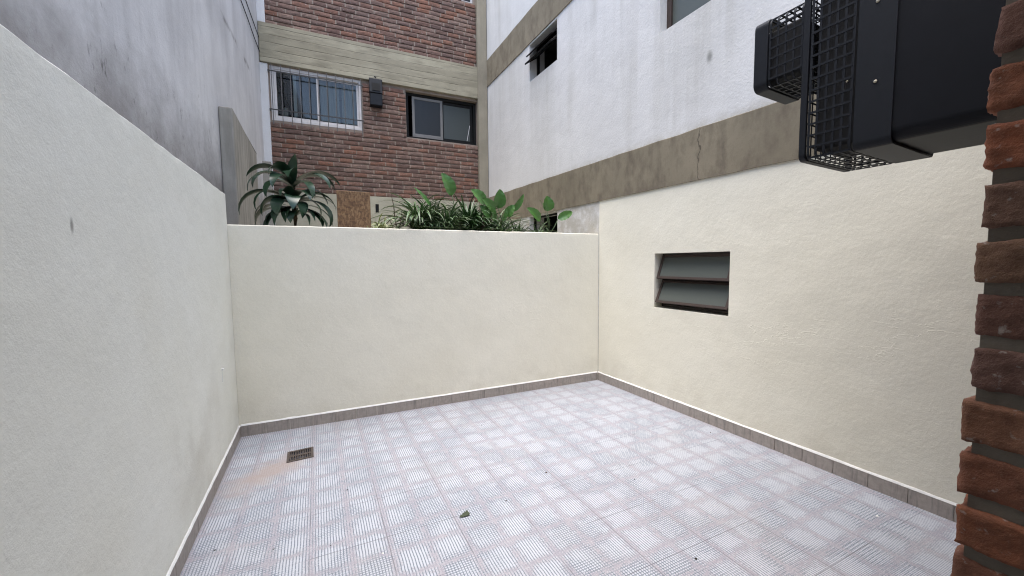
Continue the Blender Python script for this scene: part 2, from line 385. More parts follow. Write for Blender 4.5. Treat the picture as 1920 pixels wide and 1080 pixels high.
    edge = t.math('MULTIPLY', t.ramp(t.math('ADD', x, .63), .0, .16, 1, 0), t.ramp(t.noise(6, 5, .7, off=3), .45, .65))
    c = t.mix(t.math('MULTIPLY', edge, .5), c, (.33, .27, .25))
    b = t.bump(t.math('SUBTRACT', t.math('MULTIPLY', nB, .4), joint), .25, .003)
    return t.fin(c, t.ramp(nA, .3, .7, .42, .62), b, Specular_IOR_Level=.4)
M_tile = tiles()
def skirt():
    t = NT('skirting_tile'); r = t.geo.outputs['Random Per Island']; x, y, z = t.sep()[:3]
    n = t.noise(28, 5, .7); s_ = t.noise(60, 3, .6, stretch=(1, 1, .1), off=3)
    c = t.mix(t.ramp(n, .3, .7), (.38, .34, .305), (.27, .24, .215)); c = t.mix(t.math('MULTIPLY', r, .35), c, (.33, .30, .28))
    c = t.mix(t.ramp(s_, .5, .7, 0, .5), c, (.13, .12, .12))
    return t.fin(c, .6, t.bump(s_, .2, .003))
M_skirt = skirt()
def osb():
    t = NT('strand_board'); 
    v = t.n('ShaderNodeTexVoronoi', feature='F1'); t.put(v.inputs['Vector'], t.scale(t.pos, (30, 30, 75))); v.inputs['Scale'].default_value = 1.
    v2 = t.n('ShaderNodeTexVoronoi', feature='F1'); t.put(v2.inputs['Vector'], t.scale(t.pos, (80, 30, 32))); v2.inputs['Scale'].default_value = 1.
    a = t.sep(v.outputs[1])[0]; b = t.sep(v2.outputs[1])[1]
    c = t.mix(a, (.16, .09, .04), (.085, .042, .018)); c = t.mix(t.ramp(b, .3, .9, 0, .8), c, (.23, .14, .07)); c = t.mix(t.ramp(t.noise(30, 4, .7), .55, .65, 0, .7), c, (.06, .03, .015))
    return t.fin(c, .75, t.bump(a, .2, .003))
M_osb = osb()
def leafmat(name, a, b, rough=.35, stripe=None, spec=.5):
    t = NT(name); n = t.noise(14, 3, .6)
    c = t.mix(t.ramp(t.geo.outputs['Random Per Island'], 0, 1), a, b); c = t.mix(t.ramp(n, .3, .7, 0, .4), c, tuple(x*.6 for x in a))
    if stripe:
        at = t.n('ShaderNodeUVMap'); uv = t.sep(at.outputs[0]); d = t.math('ABSOLUTE', t.math('SUBTRACT', uv[0], .5))
        c = t.mix(t.ramp(d, *stripe[1]), c, stripe[0])
    return t.fin(c, rough, None, Specular_IOR_Level=spec, Transmission_Weight=0.0)
M_drac = leafmat('dracaena_leaf', (.018, .045, .024), (.032, .068, .038), .3, spec=.6)
M_broad = leafmat('broad_leaf', (.045, .13, .025), (.07, .17, .035), .35)
M_spider = leafmat('spider_leaf', (.05, .115, .035), (.085, .155, .05), .4, ((.38, .42, .29), (.38, .46, 0, 1)))
M_spider2 = leafmat('pale_spider_leaf', (.16, .22, .07), (.22, .26, .10), .4, ((.50, .52, .32), (.16, .34, 0, 1)))
M_grass = leafmat('dark_grass_leaf', (.03, .08, .025), (.065, .14, .04), .4)
M_fern = leafmat('fern_leaf', (.07, .16, .035), (.10, .20, .05), .5)
M_stem = simple('plant_stem', (.09, .065, .04), .8, 0, .5, 60)
M_petiole = simple('leaf_stalk', (.05, .09, .03), .5, 0, .3, 40)
M_dead = simple('dead_leaf', (.07, .035, .022), .8, 0, .5, 50)

# ---------------------------------------------------------------- frames of reference
XR, XL0, KL, YB0, KB = 3.1829, -.5918, .0198, 3.6028, -.0884
left_x = lambda y: XL0 + KL*(y-YB0)
back_y = lambda x: YB0 + KB*(x-XR)
grey_x = lambda y: -.725 + .08*(y-4.77)
FY = .15     # outer face of the building the camera stands in
JX = .83     # jamb of its opening
nB = math.hypot(1, KB); UB = Vector((1, KB, 0))/nB; NB = Vector((KB, -1, 0))/nB
P0 = Vector((-.6, 6.87 + KB*(-.6-XR), 0))
def bf(u, v, z): return P0 + UB*(u*nB) + NB*v + Vector((0, 0, z))     # u = x + .6
XCL = left_x(YB0); 
for _ in range(4): XCL = left_x(back_y(XCL))
YCL = back_y(XCL)

# ---------------------------------------------------------------- ground
g = MB(); g.add([(-250, -250, -.3), (250, -250, -.3), (250, 250, -.3), (-250, 250, -.3)], [(0, 1, 2, 3)])
tag(g.build('ground', M_roof), kind='structure')
g = MB()
dx0, dx1, dy0, dy1 = -.205, -.022, 3.228, 3.411
us = [-.62, dx0+.006, dx1-.006, 3.18]; ys = [-4.0, dy0+.006, dy1-.006, 3.93]
def floorpt(x, y): return (x, y, 0)
for i in range(3):
    for j in range(3):
        if i == 1 and j == 1: continue
        x0_, x1_, y0_, y1_ = us[i], us[i+1], ys[j], ys[j+1]
        g.add([floorpt(x0_, y0_), floorpt(x1_, y0_), floorpt(x1_, y1_), floorpt(x0_, y1_)], [(0, 1, 2, 3)])
g.box(-.62, 3.18, -4.0, 3.93, -.28, -.14)
a, b, c_, d = dx0+.006, dx1-.006, dy0+.006, dy1-.006
g.add([(a,c_,0),(b,c_,0),(b,d,0),(a,d,0),(a,c_,-.14),(b,c_,-.14),(b,d,-.14),(a,d,-.14)], [(0,1,5,4),(1,2,6,5),(2,3,7,6),(3,0,4,7)])
tag(g.build('patio_floor', M_tile), kind='structure')
g = MB(); g.prism([(-.62, YCL+.17), (3.18, back_y(XR)+.17), (3.18, 6.86), (-.62, 7.2)], .5, 1.62)
tag(g.build('terrace', M_base), kind='structure')

# ---------------------------------------------------------------- low cream walls
def rough_strip(mb, a, b, thick_vec, z0, z1, step=.06, amp=.003, wav=.004):
    """wall between plan points a,b, thickness vector, with a slightly uneven top edge"""
    a, b, tv = Vector(a), Vector(b), Vector(thick_vec); n = max(2, int((b-a).length/step)); vs = []; fs = []
    d = (b-a).normalized(); nn = -tv.normalized()
    for i in range(n+1):
        p = a.lerp(b, i/n)
        zz = z1 + amp*noise.noise(Vector((i*.55, z1*7, 1))) * 1.5 + wav*noise.noise(Vector((i*.09, 5, z1)))
        off = .003*noise.noise(Vector((i*.4, 9, z0)))
        q = p + nn*off
        r = p + tv
        vs += [(p.x, p.y, z0), (p.x, p.y, zz-.035), (q.x - nn.x*.0005, q.y - nn.y*.0005, zz-.008), (q.x - nn.x*.008, q.y - nn.y*.008, zz), (r.x, r.y, zz+.002), (r.x, r.y, z0)]
    for i in range(n):
        for k in range(5): fs.append((i*6+k, (i+1)*6+k, (i+1)*6+k+1, i*6+k+1))
        fs.append((i*6+5, (i+1)*6+5, (i+1)*6, i*6))
    fs += [tuple(range(6)), tuple(range(n*6, n*6+6))[::-1]]
    return mb.add(vs, fs)
HB = .096
def skirting(parent, a, b, inward, tile=.187, gap=.0035):
    """row of skirting tiles with an uneven bead of white caulk on top"""
    a, b, n = Vector(a), Vector(b), Vector(inward); L = (b-a).length; d = (b-a)/L; m = MB(); s = 0
    while s < L-.004:
        e = min(s+tile-gap, L); j = rnd.uniform(-.0008, .0008); hz = HB + rnd.uniform(-.001, .001)
        p0, p1 = a+d*s+n*.0015, a+d*e+n*.0015; q0, q1 = a+d*s+n*(.010+j), a+d*e+n*(.010+j)
        m.hexa([(p0.x,p0.y,.0005),(p1.x,p1.y,.0005),(q1.x,q1.y,.0005),(q0.x,q0.y,.0005),(p0.x,p0.y,hz),(p1.x,p1.y,hz),(q1.x,q1.y,hz),(q0.x,q0.y,hz)])
        s += tile
    o = m.build('skirting', M_skirt, parent)
    m = MB(); N = int(L/.025); vs = []; fs = []
    for i in range(N+1):
        p = a + d*(L*i/N); wv = .0115+.0025*noise.noise(Vector((i*.35, a.x, 2))); hh = .013+.005*noise.noise(Vector((i*.23, a.y, 7)))
        z = HB+.0012
        for (o_, zz) in ((.0015, z), (wv, z), (wv*.75, z+hh*.5), (.0045, z+hh), (.0015, z+hh)):
            q = p + n*o_; vs.append((q.x, q.y, zz))
    for i in range(N):
        for k in range(4): fs.append((i*5+k, (i+1)*5+k, (i+1)*5+k+1, i*5+k+1))
    m.add(vs, fs); m.build('caulk', M_caulk, o)
lw = thing('garden_wall', 'long cream stucco patio wall on the left with sloping-away top and tall grey wall behind it', 'wall', (left_x(2), 2, 0))
m = MB(); ya = FY+.002; ye = YCL+.005
n = 70; vs = []; fs = []
rough_strip(m, (left_x(ya), ya, 0), (left_x(ye), ye, 0), (-.17, 0, 0), -.28, 2.097)
# broad cap joining it to the taller wall behind
m.prism([(left_x(ya)-.17, ya), (left_x(ye)-.17, ye), (min(grey_x(ye)+.0, left_x(ye)-.175), ye), (grey_x(ya)+.0, ya)], -.28, 2.085)
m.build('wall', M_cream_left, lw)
skirting(lw, (left_x(ye-.02), YCL-.012, 0), (left_x(ya), ya, 0), (1, 0, 0))
bw = thing('garden_wall', 'cream stucco wall across the end of the patio with plants along its top', 'wall', (1.3, back_y(1.3), 0))
m = MB(); rough_strip(m, (XCL+.001, YCL, 0), (XR-.001, back_y(XR), 0), (.0, .16, 0), -.28, 1.842)
m.build('wall', M_cream, bw)
skirting(bw, (XCL+.012, back_y(XCL+.012), 0), (XR-.012, back_y(XR-.012), 0), (-.088, -1, 0))
for (xx, zz, s_) in [(-.62, .36, 1), ]: pass

# ---------------------------------------------------------------- tall grey neighbour wall
gb = thing('neighbour_building', 'tall weathered grey rendered party wall rising behind the left patio wall', 'building', (grey_x(4), 4, 0))
m = MB(); y0_, y1_ = -.6, 7.3
m.hexa([(grey_x(y0_)-.4, y0_, -.28), (grey_x(y0_), y0_, -.28), (grey_x(y1_), y1_, -.28), (grey_x(y1_)-.4, y1_, -.28), (grey_x(y0_)-.4, y0_, 6.1), (grey_x(y0_), y0_, 6.1), (grey_x(y1_), y1_, 6.1), (grey_x(y1_)-.4, y1_, 6.1)])
m.build('wall', M_grey, gb)
cw = thing('concrete_wall', 'grey board-marked concrete wall stub standing between the grey wall and the brick building', 'wall', (-.6, 5.5, 0))
m = MB()
m.prism([(grey_x(4.766)+.002, 4.766), (-.605, 4.766), (-.578, 6.95), (-.435, 6.95), (-.435, 7.06), (grey_x(6.95)-.05+.02, 7.06)], 1.0, 3.085)
m.build('wall', M_conc, cw, bevel=.012)
def gw(y, z, o=.012): return (grey_x(y)+o, y, z)
for k, (lab, pts) in enumerate([('upper thin black cable running along the grey party wall', [(6.1, 5.06), (6.45, 5.03), (6.9, 5.01), (7.15, 5.00)]), ('lower thin black cable running along the grey party wall', [(6.0, 4.86), (6.4, 4.84), (6.8, 4.80), (7.15, 4.79)])]):
    m = MB(); P = [gw(y, z) for y, z in pts]; P = [gw(5.2, pts[0][1]+.01)] + P; P = [gw(2.5, pts[0][1]+.05)] + P
    m.tube(P, .006); tag(m.build('cable', M_cable), lab, 'cable', 'cables on the grey wall')

# ---------------------------------------------------------------- brick building across the back
bb = thing('brick_building', 'dark red rustic brick building across the back with a board-marked concrete beam', 'building', (1.3, 7.05, 0))
G = (.19, 1.533, 3.79, 4.635)      # opening with grille (u0,u1,z0,z1)
Bk = (2.263, 3.60, 3.775, 4.60)    # dark sliding window
UW = (3.32, 3.56, 6.40, 6.8)
m = MB(); wall_holes(m, -.05, 3.78, 1.0, 6.9, [G, Bk, UW], .25, bf); wall_mb = m
def brick(mb, u0, u1, z0, z1, prot, fn, nu=6, nz=3, amp=.0035, seed=0., back=0.002, rag=1.):
    vs = []; fs = []
    tilt = rnd.uniform(-.0035, .0035); bow = rnd.uniform(-.002, .002); pj = prot*rnd.uniform(.75, 1.15)
    for j in range(nz+1):
        for i in range(nu+1):
            a = i/nu; b = j/nz; u = u0+(u1-u0)*a; z = z0+(z1-z0)*b
            e = noise.noise(Vector((u*18+seed, z*30, seed)))
            e2 = noise.noise(Vector((u*45, z*60+seed, 3)))
            z2 = z + tilt*(a-.5)*2 + bow*math.sin(a*math.pi) + (.0035*e*rag if j in (0, nz) else 0)
            uu = u + (.004*e2*rag if i in (0, nu) else 0)
            v = pj + amp*e*1.4 + amp*.6*e2
            if j in (0, nz) : v -= .004
            if i in (0, nu): v -= .003
            vs.append(fn(uu, v, z2))
    W = nu+1; ring = [i for i in range(W)] + [j*W+nu for j in range(1, nz+1)] + [nz*W+i for i in range(nu-1, -1, -1)] + [j*W for j in range(nz-1, 0, -1)]
    for j in range(nz):
        for i in range(nu): fs.append((j*W+i, j*W+i+1, (j+1)*W+i+1, (j+1)*W+i))
    base = len(vs)
    # skirt back to the mortar
    pars = []
    for r in ring:
        j, i = divmod(r, W); a = i/nu; b = j/nz
        pars.append(fn(u0+(u1-u0)*a, back, z0+(z1-z0)*b + tilt*(a-.5)*2 + bow*math.sin(a*math.pi)))
    vs += pars; K = len(ring)
    for k in range(K): fs.append((ring[k], ring[(k+1) % K], base+(k+1) % K, base+k))
    mb.add(vs, fs)
def courses(mb, u0, u1, z0, z1, holes, pitch=.0765, L=.235, prot=.025, joint=.0145, fn=bf, jm=None, **kw):
    z = z0; k = 0
    while z+pitch*.6 < z1:
        zb = min(z+pitch-joint, z1-.004); spans = [(u0, u1)]
        for h in holes:
            if zb > h[2] and z < h[3]:
                ns = []
                for s in spans:
                    if h[1] <= s[0] or h[0] >= s[1]: ns.append(s); continue
                    if h[0] > s[0]: ns.append((s[0], h[0]))
                    if h[1] < s[1]: ns.append((h[1], s[1]))
                spans = ns
        off = (k % 2)*L*.5 + rnd.uniform(-.05, .05)
        for s in spans:
            u = s[0] - off if off > 0 else s[0]
            while u < s[1]-.01:
                ln = L + rnd.uniform(-.045, .04); a = max(u, s[0]+.003); b = min(u+ln-.018, s[1]-.003)
                if b-a > .03: brick(mb, a, b, z + rnd.uniform(-.003, .003) + .006*noise.noise(Vector((u*1.5, z*3, 2))), zb + rnd.uniform(-.004, .002) + .006*noise.noise(Vector((u*1.5, z*3, 2))), prot, fn, seed=rnd.uniform(0, 50), **kw)
                if jm is not None and s[0]+.02 < u+ln-.007 < s[1]-.02: jm.box(u+ln-.019, u+ln+.002, 0, prot*.72, z+.001, zb-.001, fn)
                u += ln
        z += pitch; k += 1
m = MB(); jm = MB()
courses(m, .165, 3.60, 2.69, 4.648, jm=jm, holes=[(G[0]-.02, G[1]+.01, G[2]-.005, 5), (Bk[0]-.005, Bk[1]+.02, Bk[2]-.005, 5)])
courses(m, .165, 3.595, 5.235, 6.88, jm=jm, holes=[(UW[0], UW[1], UW[2], 8)])
m.build('brickwork', M_brick, bb); wall_mb.add(jm.v, jm.f); wall_mb.build('wall', M_mortar, bb)
m = MB(); m.hexa([bf(.075, -.02, 4.648), bf(.075, .055, 4.648), bf(3.63, .055, 4.640), bf(3.63, -.02, 4.640), bf(.075, -.02, 5.240), bf(.075, .055, 5.240), bf(3.63, .055, 5.222), bf(3.63, -.02, 5.222)])
m.build('concrete_beam', M_band, bb, bevel=.006)
m = MB(); m.box(.07, 3.63, -.02, .03, 1.0, 2.678, bf); m.build('base_beam', M_base, bb, bevel=.004)
m = MB(); m.box(3.60, 3.78, -.02, .10, 1.0, 6.9, bf); m.build('column', M_col, bb, bevel=.006)
m = MB(); m.box(-.06, .172, -.02, .035, 1.0, 4.640, bf); m.box(-.06, .172, -.02, .035, 5.245, 6.9, bf); m.build('pilaster', M_pil, bb, bevel=.008)
m = MB(); m.box(1.69, 1.745, .031, .036, 2.40, 2.545, bf); m.build('vent', M_dark_frame, bb)
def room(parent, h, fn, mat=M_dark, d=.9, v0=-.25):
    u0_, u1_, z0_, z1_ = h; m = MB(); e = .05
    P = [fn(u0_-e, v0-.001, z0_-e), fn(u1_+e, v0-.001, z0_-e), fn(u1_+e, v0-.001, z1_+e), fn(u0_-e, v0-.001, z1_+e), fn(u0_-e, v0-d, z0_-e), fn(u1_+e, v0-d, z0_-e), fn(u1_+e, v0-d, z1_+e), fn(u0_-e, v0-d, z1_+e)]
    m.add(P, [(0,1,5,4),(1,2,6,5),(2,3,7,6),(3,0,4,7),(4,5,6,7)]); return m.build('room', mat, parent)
def frame(mb, u0, u1, z0, z1, w_, v0, v1, fn, wb=None):
    wb = wb or w_
    mb.box(u0, u0+w_, v0, v1, z0, z1, fn); mb.box(u1-w_, u1, v0, v1, z0, z1, fn)
    mb.box(u0+w_+.0005, u1-w_-.0005, v0, v1, z0, z0+wb, fn); mb.box(u0+w_+.0005, u1-w_-.0005, v0, v1, z1-w_, z1, fn)
def child_thing(name, parent, label=None): return None
# -- barred window
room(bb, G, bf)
m = MB(); frame(m, G[0]+.003, G[1]-.003, G[2]+.003, G[3]-.003, .045, -.06, -.004, bf); wn_ = m.build('window', M_alu, bb, bevel=.003)
wn_['label'] = 'pale framed sliding window behind bars'
mid = G[0] + .665
m = MB(); frame(m, G[0]+.05, mid+.02, G[2]+.05, G[3]-.05, .035, -.035, -.015, bf); m.build('sash', M_alu, wn_, bevel=.002)
m = MB(); frame(m, mid-.015, G[1]-.05, G[2]+.05, G[3]-.05, .035, -.058, -.038, bf); m.build('sash', M_alu, wn_, bevel=.002)
m = MB(); m.box(G[0]+.08, mid-.01, -.027, -.023, G[2]+.08, G[3]-.08, bf); m.build('pane', M_glass, wn_)
m = MB(); m.box(mid+.015, G[1]-.08, -.050, -.046, G[2]+.08, G[3]-.08, bf); m.build('pane', M_glass, wn_)
def drape(mb, u0, u1, z0, z1, v, amp, per, fn):
    N = int((u1-u0)/.012); vs = []; fs = []
    for i in range(N+1):
        u = u0+(u1-u0)*i/N; vv = v + amp*math.sin(u*2*math.pi/per + .8*math.sin(u*9))
        vs += [fn(u, vv, z0), fn(u, vv*.98, z1)]
    for i in range(N): fs.append((2*i, 2*i+2, 2*i+3, 2*i+1))
    mb.add(vs, fs)
m = MB(); drape(m, mid+.03, mid+.32, G[2]-.02, G[3]+.0, -.17, .014, .075, bf); drape(m, mid+.36, G[1]-.03, G[2]-.02, G[3], -.17, .014, .07, bf); m.build('curtain', M_curtain, wn_)
m = MB(); drape(m, mid-.32, mid-.02, G[2]-.02, G[3]+.0, -.18, .012, .06, bf); m.build('curtain', M_curtain2, wn_)
m = MB(); m.box(G[0]+.31, G[0]+.355, -.075, -.062, G[2]+.05, G[3]-.05, bf); m.build('inner_stile', M_alu, wn_)
m = MB(); m.lathe([(.045, 0), (.055, .03), (.03, .12), (.045, .17), (.05, .2), (.035, .25), (.012, .27)], bf(.37, -.135, G[2]+.0), 14)
tag(m.build('figurine', M_cer, smooth=True), 'small pale figurine standing inside the barred window', 'figurine')
# grille
gr = m = MB(); nb = 11
for i in range(nb):
    u = G[0]+.035 + (G[1]-G[0]+.0-.05)*i/(nb-1)
    m.tube([bf(u, .075, G[2]-.085), bf(u, .075, G[3]-.015)], .0065, 6)
gr = m.build('window_grille', M_bar, wn_)
m = MB()
for z in (G[2]+.14, G[3]-.12): m.box(G[0]-.012, G[1]+.02, .083, .088, z-.009, z+.009, bf)
for z in (G[2]+.14, G[3]-.12):
    for u in (G[0]-.012, G[1]+.012): m.box(u, u+.008, .012, .0825, z-.008, z+.008, bf)
m.build('rail', M_rail, gr)
# -- dark window
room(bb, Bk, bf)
m = MB(); frame(m, Bk[0]+.003, Bk[1]-.003, Bk[2]+.003, Bk[3]-.003, .05, -.16, -.08, bf, .045); wd = m.build('window', M_dark_frame, bb, bevel=.003)
wd['label'] = 'dark framed sliding window'
W_ = Bk[1]-Bk[0]; ua, ub, uc, ud_ = Bk[0]+.09*W_, Bk[0]+.51*W_, Bk[0]+.49*W_, Bk[0]+.955*W_
m = MB(); frame(m, ua, ub, Bk[2]+.05, Bk[3]-.055, .045, -.105, -.083, bf, .06); m.build('sash', M_grey_frame, wd, bevel=.002)
m = MB(); frame(m, uc, ud_, Bk[2]+.05, Bk[3]-.055, .05, -.135, -.11, bf, .045); m.build('sash', M_dark_frame, wd, bevel=.002)
m = MB(); m.box(ua+.044, ub-.044, -.096, -.092, Bk[2]+.105, Bk[3]-.095, bf); m.build('pane', M_net, wd)
m = MB(); m.box(uc+.049, ud_-.049, -.124, -.120, Bk[2]+.09, Bk[3]-.10, bf); m.build('pane', M_shade, wd)
m = MB(); m.tube([bf(ud_-.115, -.116, Bk[2]+.10), bf(ud_-.055, -.116, Bk[2]+.40)], .006, 6); m.build('brace', M_alu, wd)
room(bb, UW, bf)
m = MB(); frame(m, UW[0]+.003, UW[1]-.003, UW[2]+.003, UW[3]-.003, .04, -.10, -.05, bf); wu = m.build('window', M_alu, bb)
m = MB(); m.box(UW[0]+.04, UW[1]-.04, -.08, -.075, UW[2]+.04, UW[3]-.04, bf); m.build('pane', M_net, wu)
# -- black wall lantern
ln = thing('wall_lantern', 'black boxy wall lantern fixed to the brick between the two windows', 'lantern', bf(1.75, .02, 4.2))
m = MB(); m.box(1.655, 1.855, .022, .15, 4.20, 4.40, bf); m.build('housing', M_black, ln, bevel=.012)
m = MB(); m.hexa([bf(1.65, .022, 4.402), bf(1.86, .022, 4.402), bf(1.86, .16, 4.402), bf(1.65, .16, 4.402), bf(1.65, .022, 4.66), bf(1.86, .022, 4.66), bf(1.86, .12, 4.66), bf(1.65, .12, 4.66)]); hd = m.build('hood', M_black, ln, bevel=.012)
m = MB(); m.hexa([bf(1.69, .150, 4.44), bf(1.82, .150, 4.44), bf(1.82, .163, 4.44), bf(1.69, .163, 4.44), bf(1.69, .13, 4.57), bf(1.82, .13, 4.57), bf(1.82, .143, 4.57), bf(1.69, .143, 4.57)]); m.build('pane', M_dark_frame, hd)
m = MB(); m.tube([bf(1.76, .06, 4.66), bf(1.765, .06, 4.70), bf(1.74, .06, 4.715)], .008, 6); m.build('bracket', M_black, ln)

# ---------------------------------------------------------------- right-hand apartment building
ab = thing('apartment_building', 'building along the right with cream base, brown concrete beams and white rendered upper storeys', 'building', (XR, 3.2, 0))
rf = lambda u, v, z: (XR - v, u, z)           # u = y, v = outward (-x)
WC = (1.943, 2.740, 1.013, 1.577); WL = (4.481, 5.25, 1.85, 2.226); W1 = (4.483, 5.222, 4.325, 4.875); W2 = (2.05, 2.727, 3.763, 4.75)
m = MB(); wall_holes(m, FY+.001, 3.592, -.28, 2.30, [WC], .28, rf); m.build('lower_wall', M_cream, ab)
m = MB(); wall_holes(m, 3.594, 6.99, -.28, 2.30, [WL], .28, rf); lo = m.build('rear_lower_wall', M_white, ab)
m = MB(); wall_holes(m, FY+.001, 6.82, 2.302, 5.2, [W1, W2], .28, rf); m.build('upper_wall', M_white, ab)
m = MB(); wall_holes(m, FY+.001, 6.82, 5.202, 6.9, [], .28, rf); m.build('top_wall', M_white, ab)
def beam(mb, y0, y1, zb0, zb1, zt0, zt1, v=.014, N=60):
    vs = []; fs = []
    for i in range(N+1):
        a = i/N; y = y0+(y1-y0)*a; j = lambda s: .004*noise.noise(Vector((i*.45, s, 2)))
        zb = zb0+(zb1-zb0)*a + j(1); zt = zt0+(zt1-zt0)*a + j(5)*1.6
        vs += [rf(y, -.01, zb), rf(y, v+j(9)*.5, zb), rf(y, v+j(3)*.5, zt-.006), rf(y, v-.006, zt), rf(y, -.01, zt)]
    for i in range(N):
        for k in range(4): fs.append((i*5+k, (i+1)*5+k, (i+1)*5+k+1, i*5+k+1))
    fs += [(0,1,2,3,4), tuple(N*5+k for k in range(5))[::-1]]
    mb.add(vs, fs)
m = MB(); beam(m, FY+.001, 6.81, 2.232, 2.245, 2.672, 2.772); m.build('concrete_beam', M_beam, ab)
m = MB(); beam(m, FY+.001, 6.81, 4.97, 4.872, 5.50, 5.36); m.build('concrete_beam', M_beam, ab)
skirting(ab, (XR, back_y(XR)-.012, 0), (XR, FY+.01, 0), (-1, 0, 0))
# window in the cream wall : two tilted sashes
room(ab, WC, rf, d=.6, v0=-.28); room(ab, W1, rf, d=.6, v0=-.28); room(ab, W2, rf, d=.6, v0=-.28); room(ab, WL, rf, d=.6, v0=-.28)
m = MB(); frame(m, WC[0]+.002, WC[1]-.002, WC[2]+.002, WC[3]-.002, .022, -.17, -.118, rf, .028); wc = m.build('window', M_brown, ab, bevel=.002)
wc['label'] = 'small brown awning window with two tilted panes'
def sash(parent, y0, y1, zt, vt, zb, vb, w_=.026, th=.022, mat=M_brown, pm=M_frost, name='sash'):
    """sash whose top edge is at (zt, vt) and bottom edge at (zb, vb)"""
    dz, dv = zb-zt, vb-vt; L = math.hypot(dz, dv); nz, nv = -dv/L, dz/L   # normal in (z,v)
    if nv < 0: nz, nv = -nz, -nv
    f = lambda a, t_, s: rf(a, vt + dv*s/L + nv*t_, zt + dz*s/L + nz*t_)
    m = MB(); B_ = lambda a0, a1, t0, t1, s0, s1: m.hexa([f(a0,t0,s0), f(a1,t0,s0), f(a1,t1,s0), f(a0,t1,s0), f(a0,t0,s1), f(a1,t0,s1), f(a1,t1,s1), f(a0,t1,s1)])
    B_(y0, y0+w_, 0, th, 0, L); B_(y1-w_, y1, 0, th, 0, L); B_(y0+w_+.0005, y1-w_-.0005, 0, th, 0, w_); B_(y0+w_+.0005, y1-w_-.0005, 0, th, L-w_, L)
    s_ = m.build(name, mat, parent, bevel=.002)
    m = MB(); m.hexa([f(y0+w_-.003, th*.4, w_-.003), f(y1-w_+.003, th*.4, w_-.003), f(y1-w_+.003, th*.6, w_-.003), f(y0+w_-.003, th*.6, w_-.003), f(y0+w_-.003, th*.4, L-w_+.003), f(y1-w_+.003, th*.4, L-w_+.003), f(y1-w_+.003, th*.6, L-w_+.003), f(y0+w_-.003, th*.6, L-w_+.003)])
    m.build('pane', pm, s_)
sash(wc, WC[0]+.012, WC[1]-.012, 1.553, -.125, 1.312, -.035)
sash(wc, WC[0]+.012, WC[1]-.012, 1.292, -.125, 1.062, -.018)
m = MB(); m.box(WC[0]+.026, WC[1]-.026, -.165, -.14, 1.285, 1.31, rf); m.build('transom', M_brown, wc)
# white-wall window with flung-open dark sashes
m = MB(); frame(m, W1[0]+.002, W1[1]-.002, W1[2]+.002, W1[3]-.002, .03, -.17, -.13, rf); w1 = m.build('window', M_dark_frame, ab)
w1['label'] = 'small window with dark sashes swung outward'
sash(w1, W1[0]+.015, W1[1]-.012, W1[3]-.02, -.12, W1[3]-.20, .06, .03, .02, M_dark_frame, M_net)
sash(w1, W1[0]+.015, W1[1]-.012, W1[3]-.17, -.12, W1[3]-.32, .09, .03, .02, M_dark_frame, M_net)
m = MB(); frame(m, W2[0]+.002, W2[1]-.002, W2[2]+.002, W2[3]-.002, .05, -.15, -.10, rf); w2 = m.build('window', M_brown, ab, bevel=.003)
w2['label'] = 'brown framed window high on the white wall'
m = MB(); m.box(W2[0]+.045, W2[1]-.045, -.13, -.126, W2[2]+.045, W2[3]-.045, rf); m.build('pane', M_frost, w2)
m = MB(); frame(m, WL[0]+.002, WL[1]-.002, WL[2]+.002, WL[3]-.002, .02, -.12, -.08, rf); wl = m.build('window', M_dark_frame, ab)
wl['label'] = 'low dark window just above the planted wall'

